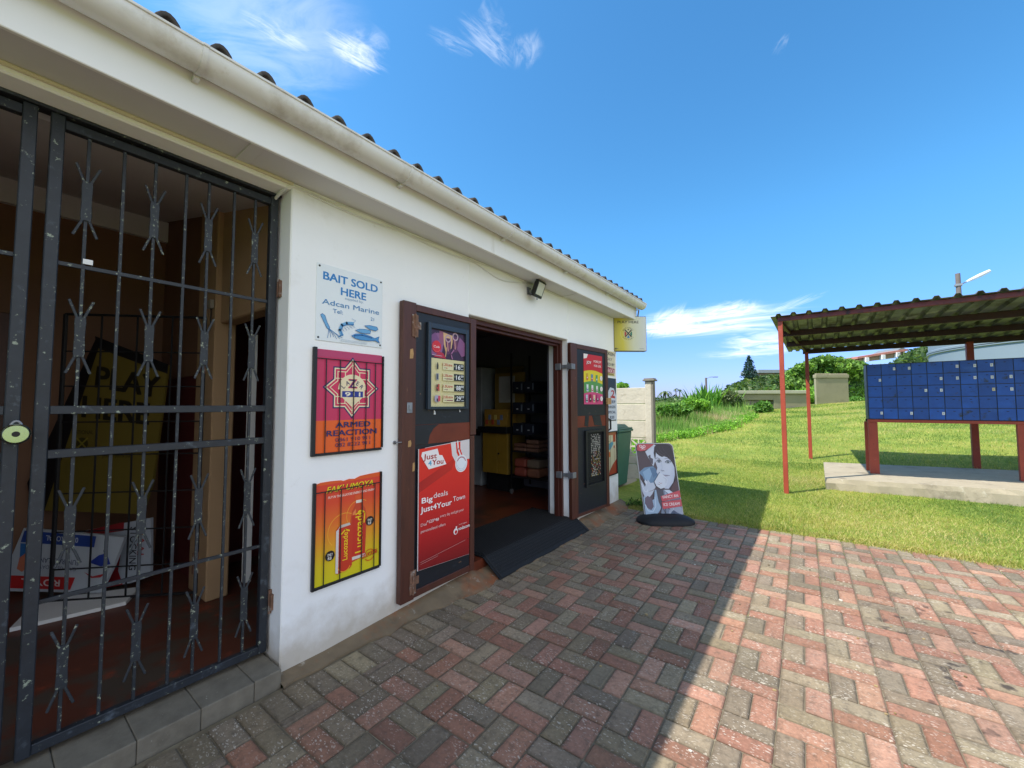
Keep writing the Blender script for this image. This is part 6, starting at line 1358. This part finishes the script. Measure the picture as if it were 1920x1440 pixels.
tree('wall_top_shrub', 'bright green leaves showing over the top of the precast wall', 'shrub', 1170, 758, 8.6, [(1166, 724, 12, 6, 0), (1150, 730, 14, 8, 0)], 'lime', 700, .05, seed=71, trunk=.03)

# grass: mown lawn blades, and the rough tall field
def blades(n, xr, yr, keep, hgt, wid, pal, seed, lean=.5, dens=None, patch=True):
    r = np.random.default_rng(seed); x = r.uniform(*xr, n); y = yr[0] + (yr[1] - yr[0]) * r.random(n) ** (dens or 1.0); m = keep(x, y, r); x, y = x[m], y[m]; n = len(x)
    z = terr(x, y); a = r.random(n) * 6.28; hh = hgt(x, y, r) if callable(hgt) else hgt * r.uniform(.5, 1.2, n); ww = wid(x, y) if callable(wid) else np.full(n, wid)
    la = r.random(n) * 6.28; ll = hh * lean * r.random(n)
    sx, sy = np.cos(a) * ww, np.sin(a) * ww
    B1 = np.stack([x - sx, y - sy, z - .01], 1); B2 = np.stack([x + sx, y + sy, z - .01], 1); T = np.stack([x + np.cos(la) * ll, y + np.sin(la) * ll, z + hh], 1)
    V = np.stack([B1, B2, T], 1).reshape(-1, 3); F = np.arange(3 * n).reshape(n, 3)
    pt = .45 + .16 * np.sin(x * .9 + 2.1 * np.sin(y * .45 + 1)) * np.sin(y * .7 + x * .3) + .25 * np.sin(x * 1.9 + 1.3 * np.sin(y * 1.1)) + .25 * np.sin(y * 2.3 + 1.7 * np.sin(x * .8 + 2))
    i0 = np.clip((pt + r.normal(size=n) * .28) * len(pal), 0, len(pal) - 1).astype(int)
    C = pal[i0] * (.88 + .24 * r.random((n, 1))); return V, F, C
lawnpal = np.array([lin(c) for c in ('#587836', '#728c3c', '#8a9c46', '#a2aa56', '#b5b264', '#c2b47a')])
edge = lambda x: 5.20 + .06 * np.sin(x * 3.1) + .05 * np.sin(x * 7.7 + 1) + .03 * np.sin(x * 17)
def lawn_ok(x, y, r):
    slab = (x > .06) & (y > 7.46) & (y < 9.5); path = (x < -2.05) & (y < 7.0)
    return (y > edge(x) + r.normal(size=len(x)) * .03) & ~slab & ~path
P1 = blades(150000, (-2.3, 5.5), (5.2, 9.5), lawn_ok, lambda x, y, r: (.022 + .018 * np.clip(np.sin(x * 2.3 + np.sin(y * 3)) * np.sin(y * 2.9 + 1), 0, 1)) * r.uniform(.5, 1.5, len(x)), .0036, lawnpal, 1, 1.9, 1.3)
P2 = blades(110000, (-5, 9), (9.0, 28.5), lawn_ok, .05, lambda x, y: .004 + .0005 * (y - 9), lawnpal, 2, 1.2, 1.1)
P3 = blades(26000, (-2.0, 5.5), (4.85, 5.36), lambda x, y, r: (y > edge(x) - .24 * r.random(len(x)) ** 2.2), .03, .004, lawnpal[2:], 3, 1.8)
def joint_ok(x, y, r):
    u = (x - G0.x) * math.cos(GA) - (y - G0.y) * math.sin(-GA); v = (x - G0.x) * math.sin(GA) * -1 + (y - G0.y) * math.cos(GA)
    near = (np.abs((u + .1) % .2 - .1) < .004) | (np.abs((v + .1) % .2 - .1) < .004)
    g = np.sin(x * 4.3 + 2 * np.sin(y * 2.1)) * np.sin(y * 3.7 + x) + np.clip((y - 4.2), -.6, 1) * .9
    return near & (g > .35)
P6 = blades(160000, (-1.8, 3.6), (2.6, 5.2), joint_ok, .012, .0022, lawnpal[1:5], 8, 1.8); P6[0][:, 2] += .028
V, F, C = join([P1, P2, P3, P6]); tag(npmesh('lawn_grass', V, F, C, M['leaf']), 'short mown lawn grass, patchy green and straw coloured', 'grass', kind='stuff')
bx_ = [7.2, 9.5, 11, 13.3, 15.5, 21, 29]; bxx = [-2.45, -3.3, -3.75, -3.1, -2.45, -2.3, -3.6]
def field_ok(x, y, r): return (x < np.interp(y, bx_, bxx) + r.normal(size=len(x)) * .12) & (y > 7.2)
wp = np.array([lin(c) for c in ('#5a8038', '#6c9a42', '#80aa4e', '#9ab45e', '#b2b876', '#c4ac8c')])
hf = lambda x, y, r: (.25 + .55 * np.clip((np.interp(y, bx_, bxx) - x) / 2.5, 0, 1)) * r.uniform(.4, 1.15, len(x)) * np.clip((y - 5) / 8, .5, 1)
P4 = blades(130000, (-14, -2.2), (7.2, 24), field_ok, hf, lambda x, y: .006 + .0005 * (y - 7), wp, 5, .45)
P5 = blades(30000, (-26, -2), (20, 36), field_ok, lambda x, y, r: .7 * r.uniform(.4, 1.2, len(x)), .016, wp[:4], 6, .4)
V, F, C = join([P4, P5]); tag(npmesh('field_grass', V, F, C, M['leaf']), 'tall uncut field grass and weeds left of the lawn', 'grass', kind='stuff')
# leafy weed border along the lawn edge
r = np.random.default_rng(9); yy = r.uniform(7.4, 22, 260); xx = np.interp(yy, bx_, bxx) - .15 + r.normal(size=260) * .12; c = np.stack([xx, yy, terr(xx, yy) + .08], 1); rr = r.uniform(.08, .26, 260)
V, F, C = leaves(c, np.stack([rr * 1.3, rr * 1.3, rr * .8], 1), 20000, .035, 'lime', flat=.5, shell=.3, seed=10)
tag(npmesh('weed_border', V, F, C, M['leaf']), 'low broad leaved weeds along the edge of the mown lawn', 'weeds', kind='stuff')
c = np.array([(-2.05 + .05 * i, 5.36 + .02 * (i % 3), .05) for i in range(10)]); V, F, C = leaves(c, np.full((10, 3), .07), 500, .022, 'tree', seed=12, shell=.2)
tag(npmesh('weed_tuft', V, F, C, M['leaf']), 'small weed tuft at the foot of the shop corner', 'weed')

# small pale stones and leaf bits scattered on the paving
r = np.random.default_rng(77); k = MB()
for i in range(150):
    x, y = r.uniform(-1.9, 3.2), r.uniform(.2, 5.1); q = r.uniform(.003, .008) * (1.6 if i % 17 == 0 else 1); a = r.uniform(0, 3.14)
    pts = [(q * 1.2 * math.cos(t_ + a) * r.uniform(.7, 1.1), q * math.sin(t_ + a) * r.uniform(.6, 1.0)) for t_ in np.linspace(0, 6.28, 7)[:-1]]
    k.prism([(p[0], p[1]) for p in pts], (x, y, .0015), (1, 0, 0), (0, 1, 0), (0, 0, 1), q * .5, lin(['#b8ab92', '#8a7448', '#c8c2b4', '#6a5a3a', '#a08a60'][i % 5]))
tag(k.build('paving_litter', M['matt']), 'tiny stones and dry leaf bits scattered over the brick paving', 'litter', kind='stuff')
